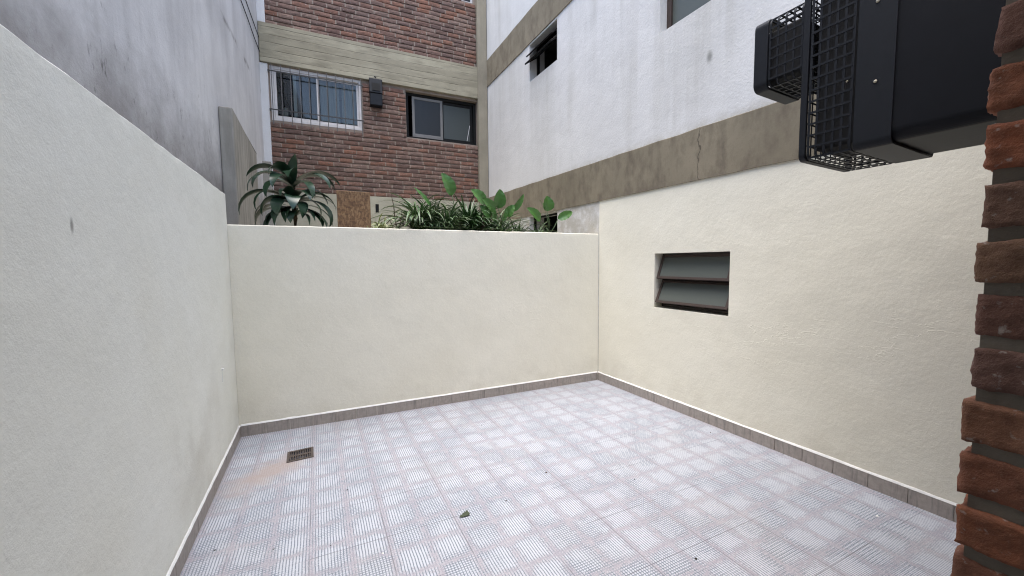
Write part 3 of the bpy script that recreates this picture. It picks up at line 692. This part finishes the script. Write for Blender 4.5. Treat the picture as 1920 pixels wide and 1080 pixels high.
# ---------------------------------------------------------------- the building the camera stands in (near brick jamb)
hb = thing('brick_house', 'near brick wall at the right edge with rough dark red bricks and deep mortar joints', 'building', (JX, 0, 0))
ff = lambda u, v, z: (u, FY-.004 + v, z)
m = MB(); wall_holes(m, JX+.0045, XR-.002, -.28, 2.95, [], .30, ff)
m.box(-1.4, -.66, -.17, FY-.022, -.28, 2.95); m.box(-.658, JX+.010, -.17, FY-.022, 2.5, 2.95)
m.build('wall', M_mortar_near, hb)
m = MB(); m.box(-1.4, XR+.5, -4.3, -4.1, -.2, 2.75); m.box(-1.6, -1.42, -4.3, -.18, -.2, 2.75); m.box(XR+.3, XR+.5, -4.08, -.18, -.2, 2.75); m.box(-1.41, XR+.29, -4.09, -.18, 2.6, 2.75)
m.build('interior', M_int, hb)
m = MB()
def near_block(mb, x0, x1, y0, y1, z0, z1, seed):
    """rough hand-made brick, displaced on all faces"""
    nx, ny, nz = max(4, int((x1-x0)/.006)), max(4, int((y1-y0)/.0055)), 10
    key = {}; vs = []; fs = []
    def P(i, j, k):
        q = (i, j, k)
        if q not in key:
            p = Vector((x0+(x1-x0)*i/nx, y0+(y1-y0)*j/ny, z0+(z1-z0)*k/nz)); c = Vector(((x0+x1)/2, (y0+y1)/2, (z0+z1)/2))
            n_ = Vector((-1 if i == 0 else (1 if i == nx else 0), -1 if j == 0 else (1 if j == ny else 0), -1 if k == 0 else (1 if k == nz else 0)))
            s = Vector((seed, seed*.7, 0))
            r_ = .0018 if (abs(n_.x)+abs(n_.y)+abs(n_.z)) > 1 else 0
            nn = n_.normalized()
            d_ = .0034*noise.noise(p*16+s) + .0026*noise.noise(p*60+s) + .0030*abs(noise.noise(p*120+s)) + .0012*noise.noise(p*260+s)
            p2 = p - nn*r_ + nn*d_ + Vector((0, 0, .004*noise.noise(Vector((p.x*9, p.y*9, seed)))))
            key[q] = len(vs); vs.append(tuple(p2))
        return key[q]
    for i in range(nx):
        for j in range(ny):
            fs += [(P(i,j,0),P(i,j+1,0),P(i+1,j+1,0),P(i+1,j,0)), (P(i,j,nz),P(i+1,j,nz),P(i+1,j+1,nz),P(i,j+1,nz))]
    for i in range(nx):
        for k in range(nz):
            fs += [(P(i,0,k),P(i+1,0,k),P(i+1,0,k+1),P(i,0,k+1)), (P(i,ny,k),P(i,ny,k+1),P(i+1,ny,k+1),P(i+1,ny,k))]
    for j in range(ny):
        for k in range(nz):
            fs += [(P(0,j,k),P(0,j,k+1),P(0,j+1,k+1),P(0,j+1,k)), (P(nx,j,k),P(nx,j+1,k),P(nx,j+1,k+1),P(nx,j,k+1))]
    mb.add(vs, fs)
pitch_n = .0775; k = 0; z = 1.545 - pitch_n*20
while z < 2.45:
    j1 = rnd.uniform(-.004, .004); jx = rnd.uniform(-.004, .003)
    z0_, z1_ = z + rnd.uniform(-.0015, .0015), z+.057 + rnd.uniform(-.002, .002)
    if 1.0 < z < 2.1:
        L_ = .13 if k % 2 else .26
        near_block(m, JX+jx, JX+L_, -.04, FY+.003+j1, z0_, z1_, k*3.7)
        near_block(m, JX+jx, JX+.10, -.165, -.048, z0_, z1_, k*5.1)
    else:
        m.box(JX+jx, JX+.2, -.165, FY+j1, z0_, z1_)
    z += pitch_n; k += 1
m.build('jamb_bricks', M_brick_near, hb, smooth=True)
m = MB()
courses(m, JX+.27, XR-.02, .02, 2.9, [], .0775, .24, .02, .02, ff, nu=3, nz=2)
m.build('brickwork', M_brick_near, hb)

# ---------------------------------------------------------------- black cages on the near brick wall
AX0, AX1, AZ0, AZ1 = 2.0, 2.485, 1.948, 2.80
def rrect(x0, x1, z0, z1, r, n=6, inset=0):
    x0 += inset; x1 -= inset; z0 += inset; z1 -= inset; pts = []
    for cx_, cz_, a0 in ((x1-r, z1-r, 0), (x0+r, z1-r, 90), (x0+r, z0+r, 180), (x1-r, z0+r, 270)):
        for i in range(n+1):
            a = math.radians(a0+90*i/n); pts.append((cx_+r*math.cos(a), cz_+r*math.sin(a)))
    return pts
def shell(mb, prof, y0, y1, t=.0, cap0=True, cap1=True):
    n = len(prof); vs = [(x, y0, z) for x, z in prof] + [(x, y1, z) for x, z in prof]
    fs = [(i, (i+1) % n, n+(i+1) % n, n+i) for i in range(n)]
    if cap0: fs.append(tuple(range(n)))
    if cap1: fs.append(tuple(range(n, 2*n))[::-1])
    mb.add(vs, fs)
def ring_band(mb, prof, prof_in, y0, y1):
    n = len(prof); vs = [(x, y, z) for y in (y0, y1) for pr in (prof, prof_in) for x, z in pr]
    fs = []
    for i in range(n):
        j = (i+1) % n
        fs += [(i, j, 2*n+j, 2*n+i), (n+i, 3*n+i, 3*n+j, n+j), (i, n+i, n+j, j), (2*n+i, 2*n+j, 3*n+j, 3*n+i)]
    mb.add(vs, fs)
def resample(prof, step):
    P = prof + [prof[0]]; Ls = [0]
    for i in range(len(P)-1): Ls.append(Ls[-1]+math.dist(P[i], P[i+1]))
    n = int(Ls[-1]/step); out = []; k = 0
    for i in range(n):
        s = Ls[-1]*i/n
        while Ls[k+1] < s: k += 1
        f = (s-Ls[k])/max(1e-9, Ls[k+1]-Ls[k]); out.append((P[k][0]+(P[k+1][0]-P[k][0])*f, P[k][1]+(P[k+1][1]-P[k][1])*f))
    return out
def mesh_guard(mb, prof, y0, y1, ny, step, wr=.004, endgrid=None):
    pin = None
    cx_ = sum(p[0] for p in prof)/len(prof); cz_ = sum(p[1] for p in prof)/len(prof)
    inn = lambda pr, d: [(x - d*(1 if x > cx_ else -1), z - d*(1 if z > cz_ else -1)) for x, z in pr]
    for i in range(ny+1):
        y = y0+(y1-y0)*i/ny; ring_band(mb, prof, inn(prof, .003), y-wr*.55, y+wr*.55)
    for (x, z) in resample(prof, step):
        sx = -1 if x < cx_ else 1
        onside = min(abs(x-prof_min(prof)), abs(x-prof_max(prof))) < .02
        if onside: mb.box(x-.0015, x+.0015, y0, y1, z-wr*.55, z+wr*.55)
        else: mb.box(x-wr*.55, x+wr*.55, y0, y1, z-.0015, z+.0015)
prof_min = lambda pr: min(p[0] for p in pr); prof_max = lambda pr: max(p[0] for p in pr)
def endmesh(mb, x0, x1, z0, z1, y, sx, sz, wr=.004):
    x = x0+sx
    while x < x1-.005: mb.box(x-wr*.5, x+wr*.5, y-.0015, y+.0015, z0, z1); x += sx
    z = z0+sz
    while z < z1-.005: mb.box(x0, x1, y-.0035, y-.0016, z-wr*.5, z+wr*.5); z += sz
hc = thing('heater_cage', 'large black metal unit with mesh guard fixed high beside the near brick wall', 'metal cage', (2.24, FY, AZ0))
m = MB(); shell(m, rrect(AX0+.008, AX1-.008, AZ0+.012, AZ1-.008, .045, 8), FY+.025, .612); bd = m.build('body', M_black2, hc, smooth=False)
m = MB(); pr = rrect(AX0, AX1, AZ0, AZ1, .03, 6); ring_band(m, pr, rrect(AX0, AX1, AZ0, AZ1, .022, 6, .008), .606, .722); sl = m.build('sleeve', M_black, hc)
m = MB(); mesh_guard(m, rrect(AX0+.002, AX1-.002, AZ0+.002, AZ1-.002, .03, 5), .735, .882, 5, .049, .0085); endmesh(m, AX0+.02, AX1-.02, AZ0+.02, AZ1-.02, .900, .049, .049, .007); m.build('mesh_guard', M_black, hc)
m = MB(); ring_band(m, pr, rrect(AX0, AX1, AZ0, AZ1, .02, 6, .016), .893, .918); m.build('end_rim', M_black, hc, bevel=.002)
m = MB(); m.box(AX0+.03, AX0+.31, .615, .872, AZ0+.04, AZ1-.04); m.build('core', M_core, hc, bevel=.01)
for (y, z) in ((.660, 2.199), (.665, 2.505), (.750, 2.236)):
    m = MB(); m.tube([(AX0+.002, y, z), (AX0-.003, y, z), (AX0-.004, y, z)], [.0062 if y < .7 else .004, .0062 if y < .7 else .004, .003], 10); m.build('screw', M_screw, hc)
# bracket fixing it to the wall
m = MB(); m.box(AX0+.05, AX1-.05, FY, FY+.024, AZ0+.10, AZ1-.1); m.build('mounting_plate', M_black, hc)
sc_ = thing('vent_cage', 'smaller black mesh vent cage jutting out beyond the end of the large black unit', 'metal cage', (2.2, .93, 2.34))
SX0, SX1, SZ0, SZ1 = 2.0, 2.33, 2.335, 2.668
m = MB(); ps = rrect(SX0, SX1, SZ0, SZ1, .035, 6); ring_band(m, ps, rrect(SX0, SX1, SZ0, SZ1, .025, 6, .012), 1.068, 1.130); m.build('end_rim', M_black, sc_, bevel=.003)
m = MB(); mesh_guard(m, rrect(SX0+.006, SX1-.006, SZ0+.006, SZ1-.006, .035, 6), .925, 1.06, 4, .046, .0075); m.build('mesh_guard', M_black, sc_)
m = MB(); m.box(SX0+.03, SX1-.03, .93, 1.10, SZ0+.035, SZ1-.06); m.build('core', M_core, sc_, bevel=.01)

# ---------------------------------------------------------------- drain, leaf, crumbs on the floor
dg = thing('floor_drain', 'small rusty square drain grate set in the tiles near the left corner', 'drain', ((dx0+dx1)/2, (dy0+dy1)/2, 0))
m = MB(); a, b, c_, d = dx0, dx1, dy0, dy1; W_ = .018
for (x0_, x1_, y0_, y1_) in ((a, b, c_, c_+W_), (a, b, d-W_, d), (a, a+W_, c_+W_, d-W_), (b-W_, b, c_+W_, d-W_)): m.box(x0_, x1_, y0_, y1_, .0006, .005)
m.build('frame', M_grate, dg)
m = MB(); nsl = 9
for i in range(nsl):
    x = a+W_ + (b-a-2*W_)*(i+.5)/nsl; m.box(x-.0035, x+.0035, c_+W_, d-W_, -.004, .0035)
m.box(a+W_, b-W_, (c_+d)/2-.012, (c_+d)/2+.012, -.005, .0042)
m.build('bars', M_grate, dg)
m = MB()
outl = [(-.03, 0), (-.02, .009), (-.012, .008), (-.006, .015), (.002, .013), (.006, .020), (.012, .016), (.022, .022), (.021, .010), (.025, .0), (.022, -.012), (.008, -.012), (-.012, -.009), (-.024, -.006)]
vs = [(.0, 0, .009)] + [(x*1.15, y*1.3, .004+.006*abs(y)/.02 + (.004 if x > .015 else 0)) for x, y in outl]
vs = [(.759+x, 2.013+y, z) for x, y, z in vs]
m.add(vs, [(0, i+1, (i+1) % len(outl)+1) for i in range(len(outl))])
M_lf = simple('fallen_leaf', (.045, .06, .03), .7, 0, .4, 90)
o = m.build('fallen_leaf', M_lf); tag(o, 'small dark green leaf lying alone on the floor tiles', 'leaf'); md = o.modifiers.new('t', 'SOLIDIFY'); md.thickness = .0008
def crumb(x, y, s, mat, lab):
    m = MB(); vs = []; 
    for k_ in range(8):
        an = 2*math.pi*k_/8; r_ = s*rnd.uniform(.7, 1.2); vs += [(x+r_*math.cos(an)*1.3, y+r_*math.sin(an), .0006), (x+.6*r_*math.cos(an)*1.3, y+.6*r_*math.sin(an), s*.7)]
    fs = [(2*i, (2*i+2) % 16, (2*i+3) % 16, 2*i+1) for i in range(8)] + [tuple(range(1, 16, 2)), tuple(range(0, 16, 2))[::-1]]
    m.add(vs, fs); tag(m.build('debris_crumb', mat), lab, 'debris', 'crumbs of dirt and paint on the floor')
CR = [(0.168, 2.634, 0.005, 0, 'dark crumb right of the drain towards the middle of the floor'),
      (-0.493, 2.404, 0.004, 0, 'dark speck nearest the left skirting'),
      (-0.221, 2.261, 0.004, 0, 'dark speck low left of the picture, between two others'),
      (0.045, 2.142, 0.003, 0, 'dark speck front left of the fallen leaf'),
      (0.280, 1.948, 0.005, 1, 'white paint fleck on the tiles in front of the fallen leaf'),
      (1.037, 2.017, 0.004, 0, 'dark speck just right of the fallen leaf'),
      (1.916, 1.789, 0.004, 0, 'dark speck in the middle right of the floor'),
      (1.346, 3.097, 0.003, 0, 'tiny dark speck far back near the middle of the floor'),
      (2.862, 0.829, 0.006, 1, 'white paint fleck near the right skirting'),
      (3.029, 1.976, 0.005, 2, 'brown flake near the right skirting'),
      (1.434, 2.159, 0.006, 2, 'reddish dried flake in the middle of the floor'),
      (0.191, 4.008, 0.004, 0, 'tiny dark speck near the end wall skirting'),
      (1.657, 1.139, 0.006, 0, 'dark crumb at the front right of the floor')]
for x, y, s, kd, lab in CR: crumb(x, y, s, (M_soil, M_caulk, M_dead)[kd], lab)

# paint drips on the left wall near the corner
m = MB(); yy = 3.44; zz = .72
m.lathe([(.004, 0), (.009, .004), (.010, .009), (.004, .014)], (left_x(yy)+.004, yy, zz), 8); m.box(left_x(yy)-.001, left_x(yy)+.003, yy-.002, yy+.002, zz-.09, zz)
m.build('paint_drip', M_caulk, lw)

# ---------------------------------------------------------------- plants behind the end wall
TZ = 1.62
def ribbon(mb, base, az, el, length, width, droop, fold=.25, seg=10, twist=0., prof=None, uvs=None, curl=0.):
    """arching leaf: starts at elevation el, bends downward by droop (radians) along its length"""
    p = Vector(base); h = Vector((math.cos(az), math.sin(az), 0)); side0 = Vector((-math.sin(az), math.cos(az), 0)); vs = []; ds = length/seg
    for i in range(seg+1):
        a = i/seg; e = el - droop*(a**1.3); d_ = h*math.cos(e) + Vector((0, 0, math.sin(e))); up = -h*math.sin(e) + Vector((0, 0, math.cos(e)))
        tw = twist*a; sd = side0*math.cos(tw) + up*math.sin(tw); nn = up*math.cos(tw) - side0*math.sin(tw)
        wd = width*(prof(a) if prof else (min(1, .35+a*2.6)*(1-a**3.2)**.8))
        yl = back_y(p.x)+.175
        if base[1] > yl and p.y < yl+.02 and p.z < 1.875: p.z = 1.875 if p.y < yl-.0 else p.z; p.y = max(p.y, yl-.06)
        vs += [p - sd*wd*.5 + nn*wd*fold, p + nn*0, p + sd*wd*.5 + nn*wd*fold]
        p = p + d_*ds
    fs = []
    for i in range(seg): fs += [(3*i, 3*i+1, 3*i+4, 3*i+3), (3*i+1, 3*i+2, 3*i+5, 3*i+4)]
    mb.add(vs, fs)
    if uvs is not None:
        for i in range(seg): uvs += [(0, 0), (.5, 0), (.5, 1), (0, 1), (.5, 0), (1, 0), (1, 1), (.5, 1)]
def build_leaf(mb, name, mat, parent, uvs=None, smooth=True):
    off = Vector((0, 0, 0)); p = parent
    while p is not None: off += p.location; p = p.parent
    me = bpy.data.meshes.new(name); me.from_pydata([(a-off.x, b-off.y, c-off.z) for a, b, c in mb.v], [], mb.f); me.update(); me.materials.append(mat)
    if uvs:
        l = me.uv_layers.new(name='UVMap')
        for i, q in enumerate(uvs): l.data[i].uv = q
    for q in me.polygons: q.use_smooth = smooth
    o = bpy.data.objects.new(name, me); C.objects.link(o); o.parent = parent; return o
def pot(parent, x, y, r, h, mat=M_pot):
    m = MB(); m.lathe([(r*.7, 0), (r*.95, h*.85), (r*1.05, h*.86), (r*1.05, h), (r*.95, h), (r*.93, h*.9)], (x, y, TZ), 20); m.build('pot', mat, parent, smooth=False)
    m = MB(); m.lathe([(r*.92, 0), (r*.9, .004)], (x, y, TZ+h*.9), 16); m.build('soil', M_soil, parent)
# dracaena
DX, DY = -.10, 4.28
dr = thing('dracaena', 'tall dracaena with drooping glossy dark green strap leaves at the left end of the wall', 'plant', (DX, DY, TZ))
pot(dr, DX, DY, .13, .22)
m = MB(); m.tube([(DX, DY, TZ+.15), (DX+.01, DY, 1.95), (DX-.005, DY-.01, 2.10), (DX+.01, DY, 2.22), (DX+.015, DY, 2.30)], [.02, .02, .018, .014, .008], 10); m.build('stem', M_stem, dr)
def dleaf(z, az, el, L, w_, dr_, tw=0):
    tw += rnd.uniform(-.75, .75); el += rnd.uniform(-6, 8); L *= rnd.uniform(.9, 1.12); dr_ += rnd.uniform(.1, .75); m = MB(); ribbon(m, (DX+.01*math.cos(math.radians(az)), DY+.01*math.sin(math.radians(az)), z), math.radians(az), math.radians(el), L*1.05, w_*1.95, dr_, .1, 12, tw, lambda a: (.25+.75*math.sin(min(1, a*1.45)*math.pi/2)**1.3)*max(0, 1-a**2.2)**.9+.015)
    build_leaf(m, 'leaf', M_drac, dr)
# az in degrees: 180 = towards left of picture, 0 = right, 270 = towards the camera
for q in [ (2.31, 285, 84, .27, .062, .35), (2.28, 235, 66, .36, .075, 2.3, .2), (2.27, 185, 55, .46, .07, 2.3), (2.26, 200, 44, .50, .062, 2.6, .3), (2.25, 165, 62, .48, .055, 2.1), (2.25, 215, 25, .36, .07, 1.8),
           (2.28, 265, 50, .30, .09, 2.2), (2.27, 350, 48, .48, .062, 2.0), (2.26, 330, 44, .40, .07, 2.2, -.3), (2.27, 10, 58, .52, .06, 2.0), (2.25, 305, 30, .36, .07, 2.0), (2.26, 60, 45, .44, .06, 1.8), (2.24, 345, 10, .36, .05, 1.4), (2.24, 130, 45, .44, .055, 1.9),
           (2.10, 190, 30, .52, .06, 1.9), (2.09, 175, 20, .46, .055, 1.7), (2.08, 210, 32, .42, .085, 2.1, .2), (2.08, 235, 28, .36, .095, 2.2), (2.09, 270, 30, .36, .10, 2.2), (2.07, 290, 20, .32, .09, 2.2), (2.08, 320, 26, .40, .075, 2.0), (2.09, 345, 25, .50, .06, 1.9), (2.08, 0, 32, .46, .055, 1.9),
           (2.07, 15, 15, .44, .055, 1.6), (2.06, 160, 10, .40, .055, 1.4), (2.05, 220, 0, .30, .075, 1.4), (2.05, 250, 5, .28, .08, 1.5), (2.05, 310, 0, .30, .07, 1.3), (2.10, 90, 30, .40, .06, 1.7), (2.05, 200, -8, .36, .06, 1.1), (2.05, 335, -5, .38, .06, 1.1)]:
    dleaf(*q)
for q in [(1.99, 200, 25, .34, .06, 1.9), (1.98, 232, 20, .30, .065, 2.0), (1.98, 262, 25, .28, .07, 2.0), (1.97, 300, 22, .30, .065, 1.9), (1.98, 335, 25, .36, .06, 1.9), (1.99, 170, 30, .42, .05, 1.9), (1.98, 5, 28, .42, .05, 1.8), (2.10, 250, 55, .36, .07, 2.5), (2.11, 300, 50, .36, .065, 2.4), (2.10, 205, 48, .46, .05, 2.3), (2.10, 340, 46, .46, .05, 2.3), (2.27, 240, 40, .34, .07, 2.2)]: dleaf(*q)
# strand board
m = MB(); y_ = back_y(.43)+.24
m.hexa([(.275, y_+.016, TZ), (.585, y_-.01, TZ), (.587, y_+.008, TZ), (.277, y_+.034, TZ), (.275, y_+.036, 2.225), (.585, y_+.01, 2.225), (.587, y_+.028, 2.225), (.277, y_+.054, 2.225)])
tag(m.build('strand_board', M_osb, bevel=.004), 'upright brown strand board offcut standing on the wall between the dracaena and small spider plant', 'board')
# spider plants
def tuft(name, x, y, lab, mat, n_, L, w_, el=(20, 85), dr_=(1.2, 2.6), r=.08, h=.2, cat='plant', group=None, up=0, stretch=1., zz=0):
    t_ = thing(name, lab, cat, (x, y, TZ), group); pot(t_, x, y, r, h)
    m = MB(); uv = []
    n_ = int(n_*1.6); L *= 1.3; w_ *= 1.35
    for i in range(n_):
        az = rnd.uniform(0, 2*math.pi); e = math.radians(rnd.uniform(*el)); l_ = L*rnd.uniform(.6, 1.1)
        ribbon(m, (x+rnd.uniform(-.04, .04)*stretch, y+rnd.uniform(-.03, .03), TZ+h*.88+zz), az, e, l_, w_*rnd.uniform(.7, 1.15), rnd.uniform(*dr_), .2, 9, rnd.uniform(-.5, .5), None, uv)
    build_leaf(m, 'foliage', mat, t_, uv); return t_
GP = 'potted plants in a row behind the end wall'
yb = lambda x, o=.30: back_y(x)+o+.09
tuft('spider_plant', .70, yb(.70, .27), 'small pale yellow-green spider plant beside the strand board', M_spider2, 55, .24, .014, (15, 85), (1.4, 2.6), .06, .22, group=GP)
tuft('spider_plant', 1.10, yb(1.10), 'big spider plant with arching cream-edged leaves, tallest of the tufts', M_spider, 85, .46, .024, (35, 88), (1.5, 2.7), .10, .24, group=GP)
tuft('spider_plant', 1.40, yb(1.40, .24), 'low spider plant with white-edged leaves under the lone tall broad leaf', M_spider, 70, .42, .02, (5, 80), (1.2, 2.4), .08, .22, group=GP)
tuft('grassy_plant', 1.66, yb(1.66, .30), 'dense dark narrow-leaved tuft left of the broad-leaved clump', M_grass, 150, .44, .015, (30, 88), (.8, 2.2), .10, .22, group=GP)
tuft('spider_plant', 2.02, yb(2.02, .25), 'striped spider plant at the foot of the broad-leaved clump', M_spider, 70, .36, .018, (5, 85), (1.0, 2.3), .08, .21, group=GP)
tuft('grassy_plant', 2.30, yb(2.30, .32), 'thin dark wiry tuft right of the broad-leaved clump', M_grass, 60, .32, .010, (10, 85), (1.2, 2.6), .08, .2, group=GP)
tuft('spider_plant', 2.56, yb(2.56, .26), 'small low striped spider plant nearest the dark low window', M_spider, 45, .22, .014, (5, 80), (1.0, 2.4), .07, .2, group=GP)
tuft('grassy_plant', 1.27, yb(1.27, .36), 'dark tuft filling the gap behind the two striped spider plants', M_grass, 80, .42, .016, (30, 88), (.8, 2.2), .08, .22, group=GP)
tuft('grassy_plant', 1.84, yb(1.84, .38), 'dark narrow-leaved tuft behind the withered leaf', M_grass, 90, .38, .016, (30, 88), (.8, 2.2), .08, .22, group=GP)
# feathery fern
t_ = thing('fern', 'bright green feathery fern between the big spider plant and the dark tuft', 'plant', (1.36, yb(1.36, .42), TZ), GP); pot(t_, 1.36, yb(1.36, .42), .09, .2)
m = MB()
for i in range(26):
    az = rnd.uniform(0, 6.28); el = math.radians(rnd.uniform(35, 85)); L = rnd.uniform(.38, .58); p = Vector((1.36, yb(1.36, .42), TZ+.18)); h = Vector((math.cos(az), math.sin(az), 0))
    for s in range(18):
        e = el-1.6*(s/18)**1.4; d_ = h*math.cos(e)+Vector((0, 0, math.sin(e))); p = p+d_*(L/18)
        if s > 3:
            for sg in (-1, 1):
                sd = Vector((-h.y, h.x, 0))*sg; l_ = .055*(1-(s/19)**2); q = p+sd*l_+d_*l_*.5-Vector((0, 0, .01)); m.add([p-d_*.004, q, p+d_*.006], [(0, 1, 2)])
build_leaf(m, 'foliage', M_fern, t_)
# bare twig plant
t_ = thing('dry_plant', 'thin dry upright twigs in a small dark pot right of the pale spider plant', 'plant', (.86, yb(.86, .27), TZ), GP); pot(t_, .86, yb(.86, .27), .07, .235)
m = MB(); x, y = .86, yb(.86, .27)
m.tube([(x, y, 1.83), (x-.02, y, 2.0), (x-.03, y, 2.12), (x-.06, y, 2.28)], [.007, .006, .005, .002], 6); m.tube([(x+.02, y, 1.83), (x+.035, y, 1.95), (x+.06, y, 2.08)], [.005, .004, .002], 6); m.tube([(x-.02, y, 1.83), (x-.06, y, 1.93), (x-.09, y, 1.98)], [.005, .004, .002], 6)
m.build('twigs', M_stem, t_)
# broad-leaved plants
def broad(root, base, neck, tip, width, face=-90, bend=.03, mat=M_broad):
    """stalk from base to neck, blade from neck to tip"""
    m = MB(); b, n_, tp = Vector(base), Vector(neck), Vector(tip); mid_ = b.lerp(n_, .5)+Vector((bend, 0, .02)); m.tube([b, mid_, n_], [.006, .005, .0035], 6)
    st = m.build('stalk', M_petiole, root, smooth=True)
    m = MB(); ax = tp-n_; L = ax.length; d_ = ax.normalized(); nrm = Vector((math.cos(math.radians(face)), math.sin(math.radians(face)), .25)); sd = d_.cross(nrm).normalized(); nn = sd.cross(d_)
    S = 14; T = 6; vs = []; fs = []
    for i in range(S+1):
        a = i/S; wv = width*.6*(math.sin(math.pi*min(1, a**.72))**.62 if 0 < a < 1 else .01); c0 = n_ + ax*a + nn*(.10*L*math.sin(a*math.pi)*.6)
        for j in range(T+1):
            s = (j/T-.5)*2; rip = .004*math.sin(a*26+s*2)*abs(s)
            vs.append(c0 + sd*wv*s + nn*(wv*.30*abs(s)+rip))
    for i in range(S):
        for j in range(T): fs.append((i*(T+1)+j, i*(T+1)+j+1, (i+1)*(T+1)+j+1, (i+1)*(T+1)+j))
    m.add(vs, fs); build_leaf(m, 'leaf', mat, root)
t1 = thing('broad_leaved_plant', 'single tall broad leaf on a bare stalk above the spider plants', 'plant', (1.46, yb(1.46, .16), TZ), GP); y = yb(1.46, .16); pot(t1, 1.46, y, .08, .2)
broad(t1, (1.46, y, 1.80), (1.43, y, 2.24), (1.31, y-.02, 2.47), .14, -75)
broad(t1, (1.46, y, 1.80), (1.20, y+.03, 2.10), (1.02, y+.03, 2.30), .05, -60)
t2 = thing('broad_leaved_plant', 'clump of broad upright green leaves in the middle of the row before the grey column', 'plant', (2.0, yb(2.0, .17), TZ), GP); y = yb(2.0, .17); pot(t2, 2.0, y, .10, .2)
for nk, tp, w_, f_ in [((1.80, 2.16), (1.62, 2.31), .13, -70), ((1.93, 2.09), (1.74, 2.22), .10, -95), ((1.97, 2.13), (1.975, 2.34), .13, -90), ((2.14, 2.10), (2.30, 2.31), .07, -60), ((2.08, 2.04), (2.15, 2.17), .09, -120), ((1.86, 2.02), (1.72, 2.14), .09, -100), ((2.02, 1.98), (2.06, 2.12), .05, -90), ((1.90, 1.97), (1.88, 2.13), .05, -90)]:
    broad(t2, (2.0+rnd.uniform(-.03, .03), y, 1.80), (nk[0], y-rnd.uniform(0, .05), nk[1]), (tp[0], y-.03-rnd.uniform(0, .05), tp[1]), w_, f_)
t3 = thing('broad_leaved_plant', 'small broad-leaved plant with three green leaves at the right end above the low dark window', 'plant', (2.62, yb(2.62, .15), TZ), GP); y = yb(2.62, .15); pot(t3, 2.62, y, .08, .19)
for nk, tp, w_, f_ in [((2.60, 2.12), (2.585, 2.30), .14, -90), ((2.50, 2.00), (2.30, 2.14), .11, -80), ((2.76, 2.03), (2.97, 2.13), .09, -100), ((2.58, 2.10), (2.48, 2.24), .035, -30)]:
    broad(t3, (2.62+rnd.uniform(-.02, .02), y, 1.80), (nk[0], y-.02, nk[1]), (tp[0], y-.04, tp[1]), w_, f_)
m = MB(); m.tube([(1.80, yb(1.8, .22), 1.84), (1.81, yb(1.8, .22), 1.95), (1.825, yb(1.8, .22), 2.03)], [.022, .026, .006], 7)
m.build('withered_leaf', M_dead, t2)
